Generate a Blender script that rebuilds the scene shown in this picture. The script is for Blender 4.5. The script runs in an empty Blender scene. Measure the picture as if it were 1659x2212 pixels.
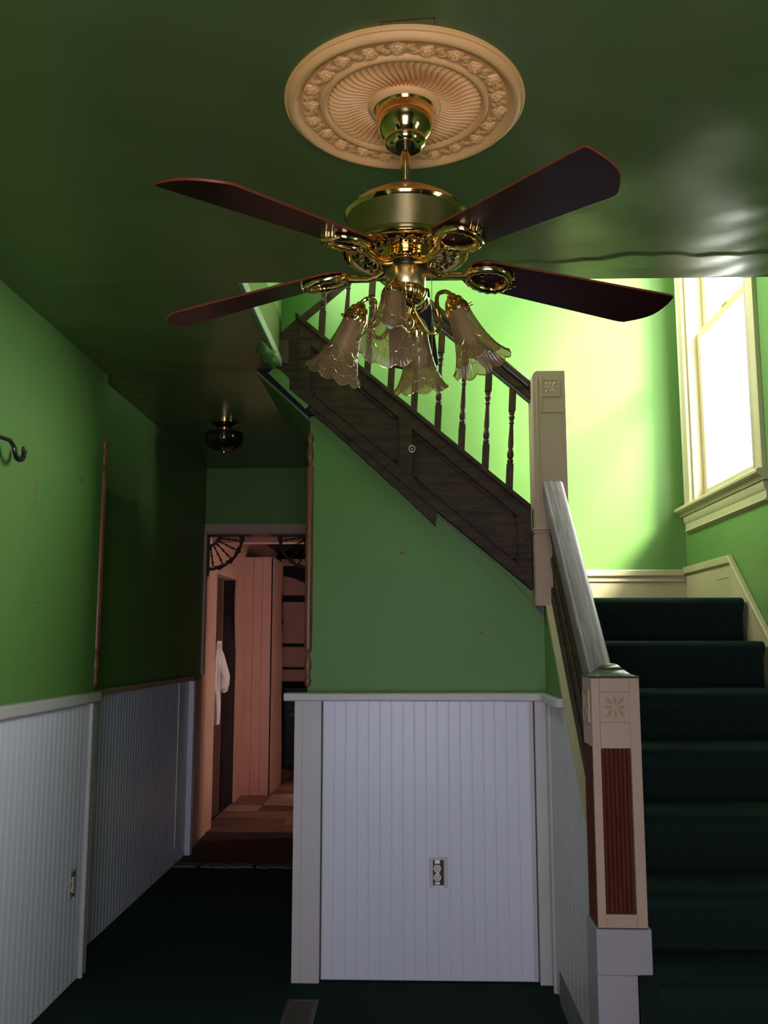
import bpy, math, random
from math import sin, cos, pi, sqrt, radians
from mathutils import Matrix, Vector
random.seed(7)
C = bpy.context.scene.collection
SC = bpy.context.scene

# ------------------------------------------------------------------ camera, world, sun, exposure
EYE = 1.44
cam_d = bpy.data.cameras.new('camera'); cam = bpy.data.objects.new('camera', cam_d); C.objects.link(cam)
cam.location = (0, 0, EYE)
cam.rotation_euler = (radians(90 + 8.082), 0, radians(1.715))
cam_d.sensor_fit = 'VERTICAL'; cam_d.sensor_height = 24.0; cam_d.sensor_width = 18.0
cam_d.lens = 24.0 * 2000 / 2212
cam_d.clip_start = 0.02
SC.camera = cam

world = bpy.data.worlds.new('sky'); SC.world = world; world.use_nodes = True
bg = world.node_tree.nodes['Background']
bg.inputs['Color'].default_value = (0.95, 0.97, 1.0, 1); bg.inputs['Strength'].default_value = 35.0

sun_d = bpy.data.lights.new('sun', 'SUN'); sun = bpy.data.objects.new('sun', sun_d); C.objects.link(sun)
sun_d.energy = 42.0; sun_d.angle = radians(18); sun_d.color = (1.0, 0.95, 0.85)
sun.rotation_euler = Vector((-1.0, 1.0, -1.05)).to_track_quat('-Z', 'Y').to_euler()
sun.location = (6, -2, 8)

def portal(name, loc, rot, sx, sy):
    d = bpy.data.lights.new(name, 'AREA'); d.shape = 'RECTANGLE'; d.size = sx; d.size_y = sy
    o = bpy.data.objects.new(name, d); C.objects.link(o); o.location = loc; o.rotation_euler = rot
    d.cycles.is_portal = True
portal('stair_window_portal', (1.68, 4.51, 3.2), (0, radians(90), 0), 2.2, 1.0)
portal('front_door_portal', (0.0, -1.14, 1.15), (radians(90), 0, 0), 1.0, 1.9)
portal('added_upstairs_portal', (-0.78, 4.2, 4.02), (0, radians(-90), 0), 1.15, 1.6)  # unseen upstairs window, added to brighten the stairwell
portal('added_side_portal', (1.68, 1.1, 1.6), (0, radians(90), 0), 0.8, 0.5)  # unseen side window, added to light the left wall
portal('kitchen_window_portal', (0.98, 7.51, 1.35), (0, radians(90), 0), 0.8, 0.46)

vs = SC.view_settings
vs.view_transform = 'Standard'; vs.look = 'None'; vs.exposure = 0.0; vs.gamma = 1.0; vs.use_curve_mapping = False
cy = SC.cycles
cy.max_bounces = 10; cy.diffuse_bounces = 6; cy.glossy_bounces = 5; cy.transparent_max_bounces = 24
cy.transmission_bounces = 8; cy.sample_clamp_indirect = 20.0; cy.caustics_reflective = False; cy.caustics_refractive = False
cy.use_denoising = True; cy.blur_glossy = 0.5

# ------------------------------------------------------------------ materials
def nodes(m):
    m.use_nodes = True
    nt = m.node_tree
    return nt, nt.nodes, nt.links, nt.nodes['Principled BSDF']

def add_bump(nt, b, scale, strength, dist=0.002, detail=4, stretch=None):
    n, l = nt.nodes, nt.links
    tc = n.new('ShaderNodeTexCoord'); mp = n.new('ShaderNodeMapping')
    l.new(tc.outputs['Object'], mp.inputs['Vector'])
    if stretch: mp.inputs['Scale'].default_value = stretch
    tx = n.new('ShaderNodeTexNoise'); tx.inputs['Scale'].default_value = scale; tx.inputs['Detail'].default_value = detail
    l.new(mp.outputs['Vector'], tx.inputs['Vector'])
    bp = n.new('ShaderNodeBump'); bp.inputs['Strength'].default_value = strength; bp.inputs['Distance'].default_value = dist
    l.new(tx.outputs['Fac'], bp.inputs['Height']); l.new(bp.outputs['Normal'], b.inputs['Normal'])
    return tx

def paint(name, c1, c2=None, rough=0.45, scale=3.0, bump=0.15, bscale=60, spec=0.5, dist=0.002):
    m = bpy.data.materials.new(name); nt, n, l, b = nodes(m)
    b.inputs['Roughness'].default_value = rough
    b.inputs['Specular IOR Level'].default_value = spec
    if c2 is None: c2 = tuple(x * 0.85 for x in c1)
    tc = n.new('ShaderNodeTexCoord'); tx = n.new('ShaderNodeTexNoise')
    tx.inputs['Scale'].default_value = scale; tx.inputs['Detail'].default_value = 6
    l.new(tc.outputs['Object'], tx.inputs['Vector'])
    cr = n.new('ShaderNodeValToRGB'); cr.color_ramp.elements[0].position = 0.3; cr.color_ramp.elements[1].position = 0.7
    cr.color_ramp.elements[0].color = (*c2, 1); cr.color_ramp.elements[1].color = (*c1, 1)
    l.new(tx.outputs['Fac'], cr.inputs['Fac']); l.new(cr.outputs['Color'], b.inputs['Base Color'])
    if bump: add_bump(nt, b, bscale, bump, dist)
    return m

def wood(name, c1, c2, rough=0.4, stretch=(30, 30, 2), scale=2.0, bump=0.2, spec=0.5, detail=6):
    m = bpy.data.materials.new(name); nt, n, l, b = nodes(m)
    b.inputs['Roughness'].default_value = rough; b.inputs['Specular IOR Level'].default_value = spec
    tc = n.new('ShaderNodeTexCoord'); mp = n.new('ShaderNodeMapping'); mp.inputs['Scale'].default_value = stretch
    tx = n.new('ShaderNodeTexNoise'); tx.inputs['Scale'].default_value = scale; tx.inputs['Detail'].default_value = detail
    tx.inputs['Distortion'].default_value = 0.6
    l.new(tc.outputs['Object'], mp.inputs['Vector']); l.new(mp.outputs['Vector'], tx.inputs['Vector'])
    cr = n.new('ShaderNodeValToRGB'); cr.color_ramp.elements[0].position = 0.32; cr.color_ramp.elements[1].position = 0.68
    cr.color_ramp.elements[0].color = (*c2, 1); cr.color_ramp.elements[1].color = (*c1, 1)
    l.new(tx.outputs['Fac'], cr.inputs['Fac']); l.new(cr.outputs['Color'], b.inputs['Base Color'])
    bp = n.new('ShaderNodeBump'); bp.inputs['Strength'].default_value = bump; bp.inputs['Distance'].default_value = 0.002
    l.new(tx.outputs['Fac'], bp.inputs['Height']); l.new(bp.outputs['Normal'], b.inputs['Normal'])
    return m

def metal(name, c, rough, aniso=0.0):
    m = bpy.data.materials.new(name); nt, n, l, b = nodes(m)
    b.inputs['Base Color'].default_value = (*c, 1); b.inputs['Metallic'].default_value = 1; b.inputs['Roughness'].default_value = rough
    tc = n.new('ShaderNodeTexCoord'); tx = n.new('ShaderNodeTexNoise'); tx.inputs['Scale'].default_value = 40
    l.new(tc.outputs['Object'], tx.inputs['Vector'])
    mr = n.new('ShaderNodeMapRange'); mr.inputs['To Min'].default_value = rough * 0.8; mr.inputs['To Max'].default_value = rough * 1.3
    l.new(tx.outputs['Fac'], mr.inputs['Value']); l.new(mr.outputs['Result'], b.inputs['Roughness'])
    return m

def glass(name, tint, gloss_rough, diff=None, diff_fac=0.0, fmin=0.05):
    m = bpy.data.materials.new(name); m.use_nodes = True
    nt = m.node_tree; n, l = nt.nodes, nt.links
    n.remove(n['Principled BSDF']); out = n['Material Output']
    tr = n.new('ShaderNodeBsdfTransparent'); tr.inputs['Color'].default_value = (*tint, 1)
    gl = n.new('ShaderNodeBsdfGlossy'); gl.inputs['Roughness'].default_value = gloss_rough
    lw = n.new('ShaderNodeLayerWeight'); lw.inputs['Blend'].default_value = 0.35
    mr = n.new('ShaderNodeMapRange'); mr.inputs['To Min'].default_value = fmin; mr.inputs['To Max'].default_value = 0.6
    l.new(lw.outputs['Facing'], mr.inputs['Value'])
    mx = n.new('ShaderNodeMixShader'); l.new(mr.outputs['Result'], mx.inputs['Fac'])
    l.new(tr.outputs[0], mx.inputs[1]); l.new(gl.outputs[0], mx.inputs[2])
    last = mx
    if diff:
        df = n.new('ShaderNodeBsdfTranslucent'); df.inputs['Color'].default_value = (*diff, 1)
        d2 = n.new('ShaderNodeBsdfDiffuse'); d2.inputs['Color'].default_value = (*diff, 1)
        ad = n.new('ShaderNodeMixShader'); ad.inputs['Fac'].default_value = 0.5
        l.new(df.outputs[0], ad.inputs[1]); l.new(d2.outputs[0], ad.inputs[2])
        m2 = n.new('ShaderNodeMixShader'); m2.inputs['Fac'].default_value = diff_fac
        l.new(mx.outputs[0], m2.inputs[1]); l.new(ad.outputs[0], m2.inputs[2]); last = m2
    l.new(last.outputs[0], out.inputs['Surface'])
    return m

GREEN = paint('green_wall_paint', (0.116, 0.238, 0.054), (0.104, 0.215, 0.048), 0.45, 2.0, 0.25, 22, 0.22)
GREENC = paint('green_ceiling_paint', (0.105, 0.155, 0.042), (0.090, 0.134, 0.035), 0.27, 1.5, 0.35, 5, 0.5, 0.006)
WHITE = paint('white_trim_paint', (0.53, 0.49, 0.465), (0.48, 0.44, 0.415), 0.42, 4.0, 0.08, 30)
PANEL = paint('white_beadboard_paint', (0.68, 0.68, 0.74), (0.63, 0.63, 0.69), 0.36, 2.0, 0.08, 20)
BASEP = paint('greyish_base_paint', (0.31, 0.28, 0.275), (0.27, 0.245, 0.24), 0.5, 5, 0.1, 40)
CREAM = paint('cream_trim_paint', (0.46, 0.40, 0.215), (0.42, 0.36, 0.19), 0.45, 4.0, 0.1, 30)
TAUPE = paint('beige_post_paint', (0.41, 0.275, 0.18), (0.37, 0.247, 0.16), 0.55, 5.0, 0.1, 40)
GREYGREEN = paint('bare_grey_board', (0.17, 0.165, 0.13), (0.12, 0.12, 0.095), 0.8, 8.0, 0.2, 40)
PLASTER = paint('pale_green_plaster_edge', (0.13, 0.20, 0.08), (0.11, 0.17, 0.065), 0.7, 9.0, 0.4, 50)
MEDAL = paint('tan_medallion_paint', (0.95, 0.53, 0.185), (0.88, 0.48, 0.16), 0.55, 8.0, 0.05, 60)
PINK = paint('pink_kitchen_paint', (0.58, 0.285, 0.205), (0.51, 0.245, 0.17), 0.55, 3.0, 0.12, 30)
PINKDK = paint('dull_pink_cabinet_paint', (0.40, 0.19, 0.135), (0.35, 0.16, 0.11), 0.5, 3.0, 0.1, 30)
BLACK = paint('black_enamel', (0.006, 0.006, 0.007), (0.004, 0.004, 0.005), 0.3, 5.0, 0.02, 30)
DARKVOID = paint('void_shade_dark', (0.005, 0.0035, 0.003), (0.003, 0.0025, 0.002), 0.9, 6.0, 0.2, 30)  # near-black colour stands in for the shade of gaps and unlit voids
CARPET = paint('dark_green_carpet', (0.0085, 0.0150, 0.0115), (0.0042, 0.0080, 0.0062), 0.95, 220.0, 1.0, 400, 0.1, 0.006)
cb_ = CARPET.node_tree.nodes['Principled BSDF']
cb_.inputs['Sheen Weight'].default_value = 0.12; cb_.inputs['Sheen Tint'].default_value = (0.25, 0.6, 0.45, 1); cb_.inputs['Sheen Roughness'].default_value = 0.5
WORN = paint('worn_brown_floor', (0.075, 0.038, 0.026), (0.030, 0.015, 0.012), 0.8, 7.0, 0.4, 30, 0.25)
EDGE = paint('frayed_carpet_edge', (0.16, 0.15, 0.14), (0.05, 0.05, 0.05), 0.9, 30.0, 0.8, 90)
DWOOD = wood('dark_stained_stair_wood', (0.060, 0.031, 0.015), (0.018, 0.009, 0.005), 0.6, (4, 4, 22), 2.0, 0.3, 0.22)
BALW = wood('brown_baluster_wood', (0.075, 0.036, 0.016), (0.030, 0.014, 0.007), 0.5, (40, 40, 4), 2.0, 0.15, 0.22)
RAILW = wood('weathered_grey_rail_wood', (0.21, 0.165, 0.16), (0.075, 0.054, 0.052), 0.5, (60, 3.0, 3.0), 1.3, 0.3)
CAPW = wood('dark_polished_cap_wood', (0.045, 0.030, 0.026), (0.022, 0.014, 0.012), 0.25, (20, 20, 6), 2.0, 0.1)
BEADW = wood('orange_brown_spindle_wood', (0.23, 0.080, 0.032), (0.13, 0.042, 0.018), 0.35, (40, 40, 3), 2.0, 0.1)
REDW = wood('red_mahogany_panel_wood', (0.105, 0.024, 0.011), (0.062, 0.013, 0.006), 0.6, (60, 60, 3), 2.0, 0.15, 0.12)
BLADE = wood('dark_mahogany_blade', (0.026, 0.0062, 0.0062), (0.015, 0.0042, 0.0044), 0.26, (3, 60, 60), 1.5, 0.03, 0.25)
BLADEE = wood('reddish_blade_edge', (0.22, 0.040, 0.014), (0.15, 0.026, 0.010), 0.4, (3, 60, 60), 1.5, 0.04)
DOORW = wood('brown_red_door_wood', (0.10, 0.036, 0.017), (0.05, 0.018, 0.009), 0.55, (40, 40, 2), 2.0, 0.2)
BRASS = metal('polished_brass', (0.86, 0.58, 0.22), 0.10)
BRASSB = metal('brushed_brass', (0.72, 0.55, 0.24), 0.30)
IRON = paint('dark_iron', (0.02, 0.015, 0.015), (0.012, 0.010, 0.010), 0.3, 20, 0.1, 60)
RECEPT = paint('ivory_receptacle', (0.62, 0.58, 0.46), (0.58, 0.54, 0.42), 0.4, 20, 0.02, 60)
STEEL = metal('dull_steel', (0.45, 0.45, 0.48), 0.4)
VENTM = paint('dusty_brown_vent_metal', (0.075, 0.055, 0.045), (0.05, 0.04, 0.034), 0.5, 12, 0.1, 60)
BULB = paint('frosted_white_bulb', (0.80, 0.74, 0.72), (0.78, 0.72, 0.70), 0.3, 5, 0.0)
CLOTH = paint('white_cotton_cloth', (0.66, 0.50, 0.46), (0.58, 0.44, 0.40), 0.9, 6, 0.4, 50)
SHADEG = glass('amber_ribbed_glass', (0.66, 0.56, 0.36), 0.16, (0.46, 0.30, 0.14), 0.40, 0.07)
DOORG = glass('dimming_door_glass', (0.59, 0.57, 0.63), 0.05, None, 0, 0.02)  # tint dims and cools the incoming daylight; no curtain is modelled
SIDEG = glass('dimming_side_glass', (0.32, 0.32, 0.37), 0.05, None, 0, 0.02)  # dark tint only dims the light of the added side window
KITG = glass('dimming_kitchen_glass', (0.70, 0.65, 0.60), 0.05, None, 0, 0.02)  # tint only dims daylight from the unseen kitchen window
PANEG = glass('window_pane_glass', (0.97, 0.98, 0.97), 0.02, None, 0, 0.03)
SMOKE = glass('brown_tinted_glass', (0.20, 0.13, 0.08), 0.12, (0.06, 0.035, 0.02), 0.35, 0.05)
TILES = [paint('tan_floor_tile', (0.40, 0.20, 0.135), (0.30, 0.14, 0.095), 0.6, 6, 0.15, 30),
         paint('pale_floor_tile', (0.66, 0.42, 0.30), (0.55, 0.33, 0.23), 0.6, 6, 0.15, 30),
         paint('brown_floor_tile', (0.24, 0.11, 0.078), (0.16, 0.07, 0.05), 0.6, 6, 0.15, 30)]

# ------------------------------------------------------------------ mesh builder
class MB:
    def __init__(s): s.v = []; s.f = []; s.mi = []
    def add(s, vs_, fs, mi=0):
        b = len(s.v); s.v += [tuple(p) for p in vs_]
        for f in fs: s.f.append(tuple(b + i for i in f)); s.mi.append(mi)
        return s
    def box(s, x0, x1, y0, y1, z0, z1, mi=0):
        v = [(x0,y0,z0),(x1,y0,z0),(x1,y1,z0),(x0,y1,z0),(x0,y0,z1),(x1,y0,z1),(x1,y1,z1),(x0,y1,z1)]
        return s.add(v, [(0,3,2,1),(4,5,6,7),(0,1,5,4),(1,2,6,5),(2,3,7,6),(3,0,4,7)], mi)
    def prism(s, poly, axis, a, b, mi=0, side=None):
        def P(p, t):
            if axis == 'x': return (t, p[0], p[1])
            if axis == 'y': return (p[0], t, p[1])
            return (p[0], p[1], t)
        n = len(poly); v = [P(p, a) for p in poly] + [P(p, b) for p in poly]
        bi = len(s.v)
        s.add(v, [tuple(range(n))[::-1], tuple(range(n, 2*n))], mi)
        for i in range(n):
            j = (i + 1) % n
            s.f.append((bi+i, bi+j, bi+n+j, bi+n+i)); s.mi.append(mi if side is None else side)
        return s
    def lathe(s, prof, seg=32, mat=None, close=True, rfun=None, mi=0):
        mat = mat or Matrix(); v = []; f = []
        for k, (r, z) in enumerate(prof):
            for i in range(seg):
                a = 2*pi*i/seg
                rr, zz = (r, z) if rfun is None else rfun(r, z, a, k)
                v.append(mat @ Vector((rr*cos(a), rr*sin(a), zz)))
        for k in range(len(prof)-1):
            for i in range(seg):
                j = (i+1) % seg
                f.append((k*seg+i, k*seg+j, (k+1)*seg+j, (k+1)*seg+i))
        if close:
            f.append(tuple(range(seg))[::-1]); f.append(tuple(range((len(prof)-1)*seg, len(prof)*seg)))
        return s.add(v, f, mi)
    def tube(s, pts, r, seg=8, closed=False, mi=0):
        pts = [Vector(p) for p in pts]; n = len(pts); v = []; f = []
        up = Vector((0.13, 0.27, 1)).normalized()
        prev = None
        for i, p in enumerate(pts):
            if closed: t = pts[(i+1) % n] - pts[i-1]
            else: t = pts[min(i+1, n-1)] - pts[max(i-1, 0)]
            t.normalize()
            if prev is None:
                a = t.cross(up)
                if a.length < 1e-3: a = t.cross(Vector((1, 0, 0)))
            else:
                a = prev - t * prev.dot(t)
            a.normalize(); prev = a; b = t.cross(a)
            rr = r[i] if isinstance(r, (list, tuple)) else r
            for k in range(seg):
                q = 2*pi*k/seg; v.append(p + a*(rr*cos(q)) + b*(rr*sin(q)))
        m = n if closed else n-1
        for i in range(m):
            i2 = (i+1) % n
            for k in range(seg):
                k2 = (k+1) % seg
                f.append((i*seg+k, i*seg+k2, i2*seg+k2, i2*seg+k))
        if not closed: f.append(tuple(range(seg))[::-1]); f.append(tuple(range((n-1)*seg, n*seg)))
        return s.add(v, f, mi)
    def grid(s, fn, nu, nv, wrap_u=False, mi=0):
        v = [fn(i/nu, j/nv) for j in range(nv+1) for i in range(nu+(0 if wrap_u else 1))]
        w = nu if wrap_u else nu+1
        f = []
        for j in range(nv):
            for i in range(nu):
                i2 = (i+1) % w
                f.append((j*w+i, j*w+i2, (j+1)*w+i2, (j+1)*w+i))
        return s.add(v, f, mi)
    def build(s, name, mat, parent=None, org=None, bevel=0.0, sharp=35, seg=2):
        if org is None:
            if parent is not None: org = ORG.get(parent.name, Vector())
            else:
                xs = [p[0] for p in s.v]; ys = [p[1] for p in s.v]; zs = [p[2] for p in s.v]
                org = Vector(((min(xs)+max(xs))/2, (min(ys)+max(ys))/2, min(zs)))
        org = Vector(org)
        me = bpy.data.meshes.new(name)
        me.from_pydata([(p[0]-org.x, p[1]-org.y, p[2]-org.z) for p in s.v], [], s.f)
        mats = mat if isinstance(mat, (list, tuple)) else [mat]
        for m in mats: me.materials.append(m)
        me.polygons.foreach_set('material_index', s.mi)
        me.update()
        import bmesh
        bm = bmesh.new(); bm.from_mesh(me); bmesh.ops.recalc_face_normals(bm, faces=bm.faces); bm.to_mesh(me); bm.free()
        me.shade_smooth()
        me.set_sharp_from_angle(angle=radians(sharp))
        o = bpy.data.objects.new(name, me); C.objects.link(o)
        if parent is not None:
            o.parent = parent
        else:
            o.location = org
        ORG[o.name] = org
        if bevel:
            md = o.modifiers.new('bevel', 'BEVEL'); md.width = bevel; md.segments = seg; md.limit_method = 'ANGLE'
            md.angle_limit = radians(40); md.harden_normals = False
        return o
ORG = {}

def tag(o, label, cat, group=None):
    o['label'] = label; o['category'] = cat
    if group: o['group'] = group
    return o
def thing(name, label, cat, loc, group=None):
    o = bpy.data.objects.new(name, None); C.objects.link(o); o.location = loc; o.empty_display_size = 0.05
    ORG[o.name] = Vector(loc)
    return tag(o, label, cat, group)
def struct(o, label=None):
    o['kind'] = 'structure'
    if label: o['label'] = label
    return o
def sroot(name, loc, label=None):
    o = bpy.data.objects.new(name, None); C.objects.link(o); o.location = loc; o.empty_display_size = 0.05
    ORG[o.name] = Vector(loc)
    return struct(o, label)
def B(*a): return MB().box(*a)

# ------------------------------------------------------------------ room shell
def wavy(x, y):
    return 0.0035*sin(3.1*x+1.3*y+0.7) + 0.003*sin(5.3*y-2.2*x) + 0.0018*sin(11*x+7*y) + 0.0012*sin(17*y-9*x+1)
CEIL = 2.73
def bot_s(x): return 2.139-0.845*x
def ceiling_slab(x0, x1, y0, y1, z0, z1, nu, nv, crack=False):
    m = MB()
    def fn(u, v):
        x = x0+(x1-x0)*u; y = y0+(y1-y0)*v; z = z0
        e = min(u, 1-u, v, 1-v)*8
        z += wavy(x, y)*min(1, e)
        if crack and x > 0.15:
            yc = 3.01 + 0.022*sin(5*x) + 0.012*sin(13*x+1) + 0.006*sin(41*x) - 0.02*x
            d = y-yc
            amp = min(1.0, (x-0.15)/0.5)*0.0035
            if 0 < d < 0.12: z -= amp*(1-d/0.12)
            if x > 0.9: z += 0.0016*sin(38*y+9*sin(5*x))*min(1, (x-0.9)*3)
        return (x, y, z)
    m.grid(fn, nu, nv)
    m.box(x0+0.006, x1-0.006, y0+0.006, y1-0.006, z0+0.03, z1)
    m.box(x0, x1, y0, y0+0.004, z0, z1); m.box(x0, x1, y1-0.004, y1, z0, z1)
    m.box(x0, x0+0.004, y0+0.0045, y1-0.0045, z0, z1); m.box(x1-0.004, x1, y0+0.0045, y1-0.0045, z0, z1)
    return m
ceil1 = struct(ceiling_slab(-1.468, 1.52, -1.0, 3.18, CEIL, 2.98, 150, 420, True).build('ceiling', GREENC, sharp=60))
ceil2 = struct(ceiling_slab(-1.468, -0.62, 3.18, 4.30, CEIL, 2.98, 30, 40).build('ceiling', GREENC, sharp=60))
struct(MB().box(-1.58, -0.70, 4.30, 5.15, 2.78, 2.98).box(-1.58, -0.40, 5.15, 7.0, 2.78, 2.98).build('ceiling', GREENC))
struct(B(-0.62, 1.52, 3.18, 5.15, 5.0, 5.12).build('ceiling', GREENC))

struct(B(-1.60, 1.64, -1.12, 6.28, -0.12, 0).build('floor', CARPET))
fl = sroot('floor', (-1.1, 6.8, 0), 'worn brown floor in front of the kitchen doorway')
B(-1.62, -0.40, 6.28, 7.33, -0.12, -0.003).build('subfloor', WORN, fl)
m = MB(); x = -1.56
while x < -0.42:
    w = random.uniform(0.03, 0.11); d = random.uniform(0.02, 0.06)
    m.prism([(x, 6.25-d*0.6), (x+w, 6.25-d), (x+w, 6.31), (x, 6.31)], 'z', -0.004, 0.010+random.random()*0.004); x += w*random.choice((1, 1, 1.3))
m.build('frayed_edge', EDGE, fl)
B(-1.66, -0.40, 7.30, 7.36, -0.1, 0.006).build('threshold', WORN, fl, bevel=0.003)
kf = sroot('floor', (-0.6, 9.2, -0.05), 'pink brown tiled kitchen floor')
B(-1.80, 0.9, 7.33, 11.6, -0.12, -0.006).build('tile_bed', WORN, kf)
tw = 0.303
for i in range(9):
    for j in range(14):
        x0 = -1.65+i*tw; y0 = 7.36+j*tw
        if x0 > -0.35: continue
        h = random.random()
        t = TILES[1] if (i, j) in ((1, 4), (0, 3), (2, 4), (1, 5), (3, 5)) else TILES[2] if h < 0.28 or (j < 1) else TILES[0]
        B(x0+0.002, x0+tw-0.002, y0+0.002, y0+tw-0.002, -0.006, random.uniform(0, 0.0025)).build('tile', t, kf)

# left wall with its front section and the recessed hall section
struct(B(-1.62, -1.468, -1.0, 4.31, 0, 2.98).build('wall_left', GREEN))
struct(B(-1.72, -1.58, 4.31, 7.0, 0, 2.98).build('wall_left', GREEN))
struct(MB().box(-1.60, -0.50, -1.12, -1.0, 0, 2.98).box(0.50, 1.64, -1.12, -1.0, 0, 2.98).box(-0.50, 0.50, -1.12, -1.0, 2.10, 2.98).box(-0.50, 0.50, -1.12, -1.0, 0, 0.20).build('wall_front', GREEN))
# right wall with the stair window opening
WY0, WY1, WZ0, WZ1 = 4.045, 4.976, 2.18, 4.25
struct(MB().box(1.52, 1.66, -1.12, 0.85, 0, 5.0).box(1.52, 1.66, 1.35, WY0, 0, 5.0).box(1.52, 1.66, 0.85, 1.35, 0, 1.2).box(1.52, 1.66, 0.85, 1.35, 2.0, 5.0).box(1.52, 1.66, WY1, 5.27, 0, 5.0).box(1.52, 1.66, WY0, WY1, 0, WZ0).box(1.52, 1.66, WY0, WY1, WZ1, 5.0).build('wall_right', GREEN))  # also cut for the added side window
struct(MB().box(-0.40, 1.52, 5.15, 5.27, 0, 5.0).box(-0.62, -0.40, 5.15, 5.27, 2.98, 5.0).build('wall_back', GREEN))
struct(MB().box(-0.62, 1.52, 3.06, 3.18, 2.98, 5.0).build('wall_front', GREEN))
struct(MB().box(-0.74, -0.62, 3.06, 3.40, 2.98, 5.0).box(-0.74, -0.62, 5.0, 5.27, 2.98, 5.0).box(-0.74, -0.62, 3.40, 5.0, 2.98, 3.45).box(-0.74, -0.62, 3.40, 5.0, 4.6, 5.0).build('wall_left', GREEN))  # opening for the added upstairs window
# wall under the stairs
struct(MB().prism([(-0.475, 0), (0.62, 0), (0.62, 1.66), (0.55, 1.70), (-0.475, 2.56)], 'y', 4.26, 4.36).build('wall_stair', GREEN))
struct(MB().prism([(4.36, 0), (7.0, 0), (7.0, 2.78), (5.15, 2.78), (5.15, 2.50), (4.36, 2.50)], 'x', -0.475, -0.40).build('wall_hall', GREEN))
struct(MB().prism([(3.07, 0), (4.26, 0), (4.26, 1.70), (3.07, 0.60)], 'x', 0.602, 0.66).build('wall_stair', GREEN))
# far wall of the hall with the kitchen doorway
DX0, DX1, DZ = -1.60, -0.72, 2.276
struct(MB().box(DX1, -0.40, 7.0, 7.22, 0, 2.98).box(-1.72, DX1, 7.0, 7.22, DZ, 2.98).box(-1.72, DX0, 7.0, 7.22, 0, DZ).build('wall_far', GREEN))

for nm, a_, g_ in (('window_2', (-0.50, 0.50, -1.075, -1.071, 0.20, 2.10), DOORG), ('added_window_side', (1.598, 1.602, 0.85, 1.35, 1.2, 2.0), SIDEG), ('added_window_upstairs', (-0.682, -0.678, 3.40, 5.0, 3.45, 4.6), PANEG), ('window_4', (0.948, 0.952, 7.28, 7.74, 0.95, 1.75), KITG)):  # side and upstairs windows are unseen light additions; tinted panes dim daylight
    w_ = sroot(nm, (a_[0], a_[2], a_[4])); B(*a_).build('pane', g_, w_)
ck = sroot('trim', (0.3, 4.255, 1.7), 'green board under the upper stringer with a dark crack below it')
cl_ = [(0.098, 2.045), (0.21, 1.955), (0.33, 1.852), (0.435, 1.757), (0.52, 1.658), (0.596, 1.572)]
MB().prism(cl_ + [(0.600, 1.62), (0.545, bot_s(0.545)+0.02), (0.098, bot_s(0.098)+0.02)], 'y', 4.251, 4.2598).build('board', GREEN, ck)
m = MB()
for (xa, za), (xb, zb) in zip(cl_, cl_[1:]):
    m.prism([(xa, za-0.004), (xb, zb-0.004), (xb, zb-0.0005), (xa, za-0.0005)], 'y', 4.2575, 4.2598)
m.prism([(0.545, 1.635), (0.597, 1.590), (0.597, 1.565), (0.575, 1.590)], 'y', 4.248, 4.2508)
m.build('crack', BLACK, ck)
# small stains and scars on the paint
def blot(name, plane, pos, w, h, mat, label, cat):
    m = MB(); n = 9; pts = []
    for i in range(n):
        a = 2*pi*i/n; r = random.uniform(0.7, 1.0); pts.append((pos[0]+w*r*cos(a), pos[1]+h*r*sin(a)))
    m.prism(pts, plane[0], plane[1], plane[2]); return m

SCAR = paint('bare_plaster_scar', (0.28, 0.15, 0.09), (0.2, 0.1, 0.06), 0.9, 30, 0.3, 60)
DIRT = paint('grey_green_scuff', (0.075, 0.18, 0.05), (0.06, 0.15, 0.045), 0.8, 30, 0.2, 60)
o = sroot('trim', (0, 4.26, 1.2), 'small chips and scuffs on the green walls')
blot('chip', ('y', 4.2585, 4.262), (-0.045, 1.853), 0.016, 0.009, SCAR, '', '').build('chip', SCAR, o)
blot('chip', ('y', 4.2585, 4.262), (0.315, 1.49), 0.008, 0.006, SCAR, '', '').build('chip', SCAR, o)
blot('chip', ('x', -1.470, -1.4665), (3.53, 2.05), 0.009, 0.03, SCAR, '', '').build('chip', SCAR, o)
blot('chip', ('x', -1.470, -1.4665), (3.53, 1.985), 0.007, 0.014, SCAR, '', '').build('chip', SCAR, o)
blot('scuff', ('x', -1.470, -1.4665), (4.02, 2.16), 0.02, 0.012, DIRT, '', '').build('scuff', DIRT, o)
blot('scuff', ('x', -1.470, -1.4665), (3.62, 1.6), 0.016, 0.006, DIRT, '', '').build('scuff', DIRT, o)

# ------------------------------------------------------------------ wainscot
def bead_x(x0, x1, yf, z0, z1, t=0.008):          # plank facing -y
    w = x1-x0; g = 0.0035
    return MB().prism([(x0, yf+t), (x0, yf+0.0007), (x0+0.0010, yf), (x1-0.0060, yf), (x1-0.0054, yf+0.0005), (x1-0.0040, yf), (x1-0.0012, yf), (x1-0.0003, yf+0.0007), (x1-0.0003, yf+t)], 'z', z0, z1)
def bead_y(y0, y1, xf, z0, z1, t=0.008):          # plank facing +x
    g = 0.0045
    return MB().prism([(xf-t, y0), (xf-0.0012, y0), (xf, y0+g), (xf, y1-0.012), (xf-0.0010, y1-0.0105), (xf+0.0002, y1-0.007), (xf-0.0003, y1-0.003), (xf-0.0012, y1-0.0004), (xf-t, y1-0.0004)], 'z', z0, z1)

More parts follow.
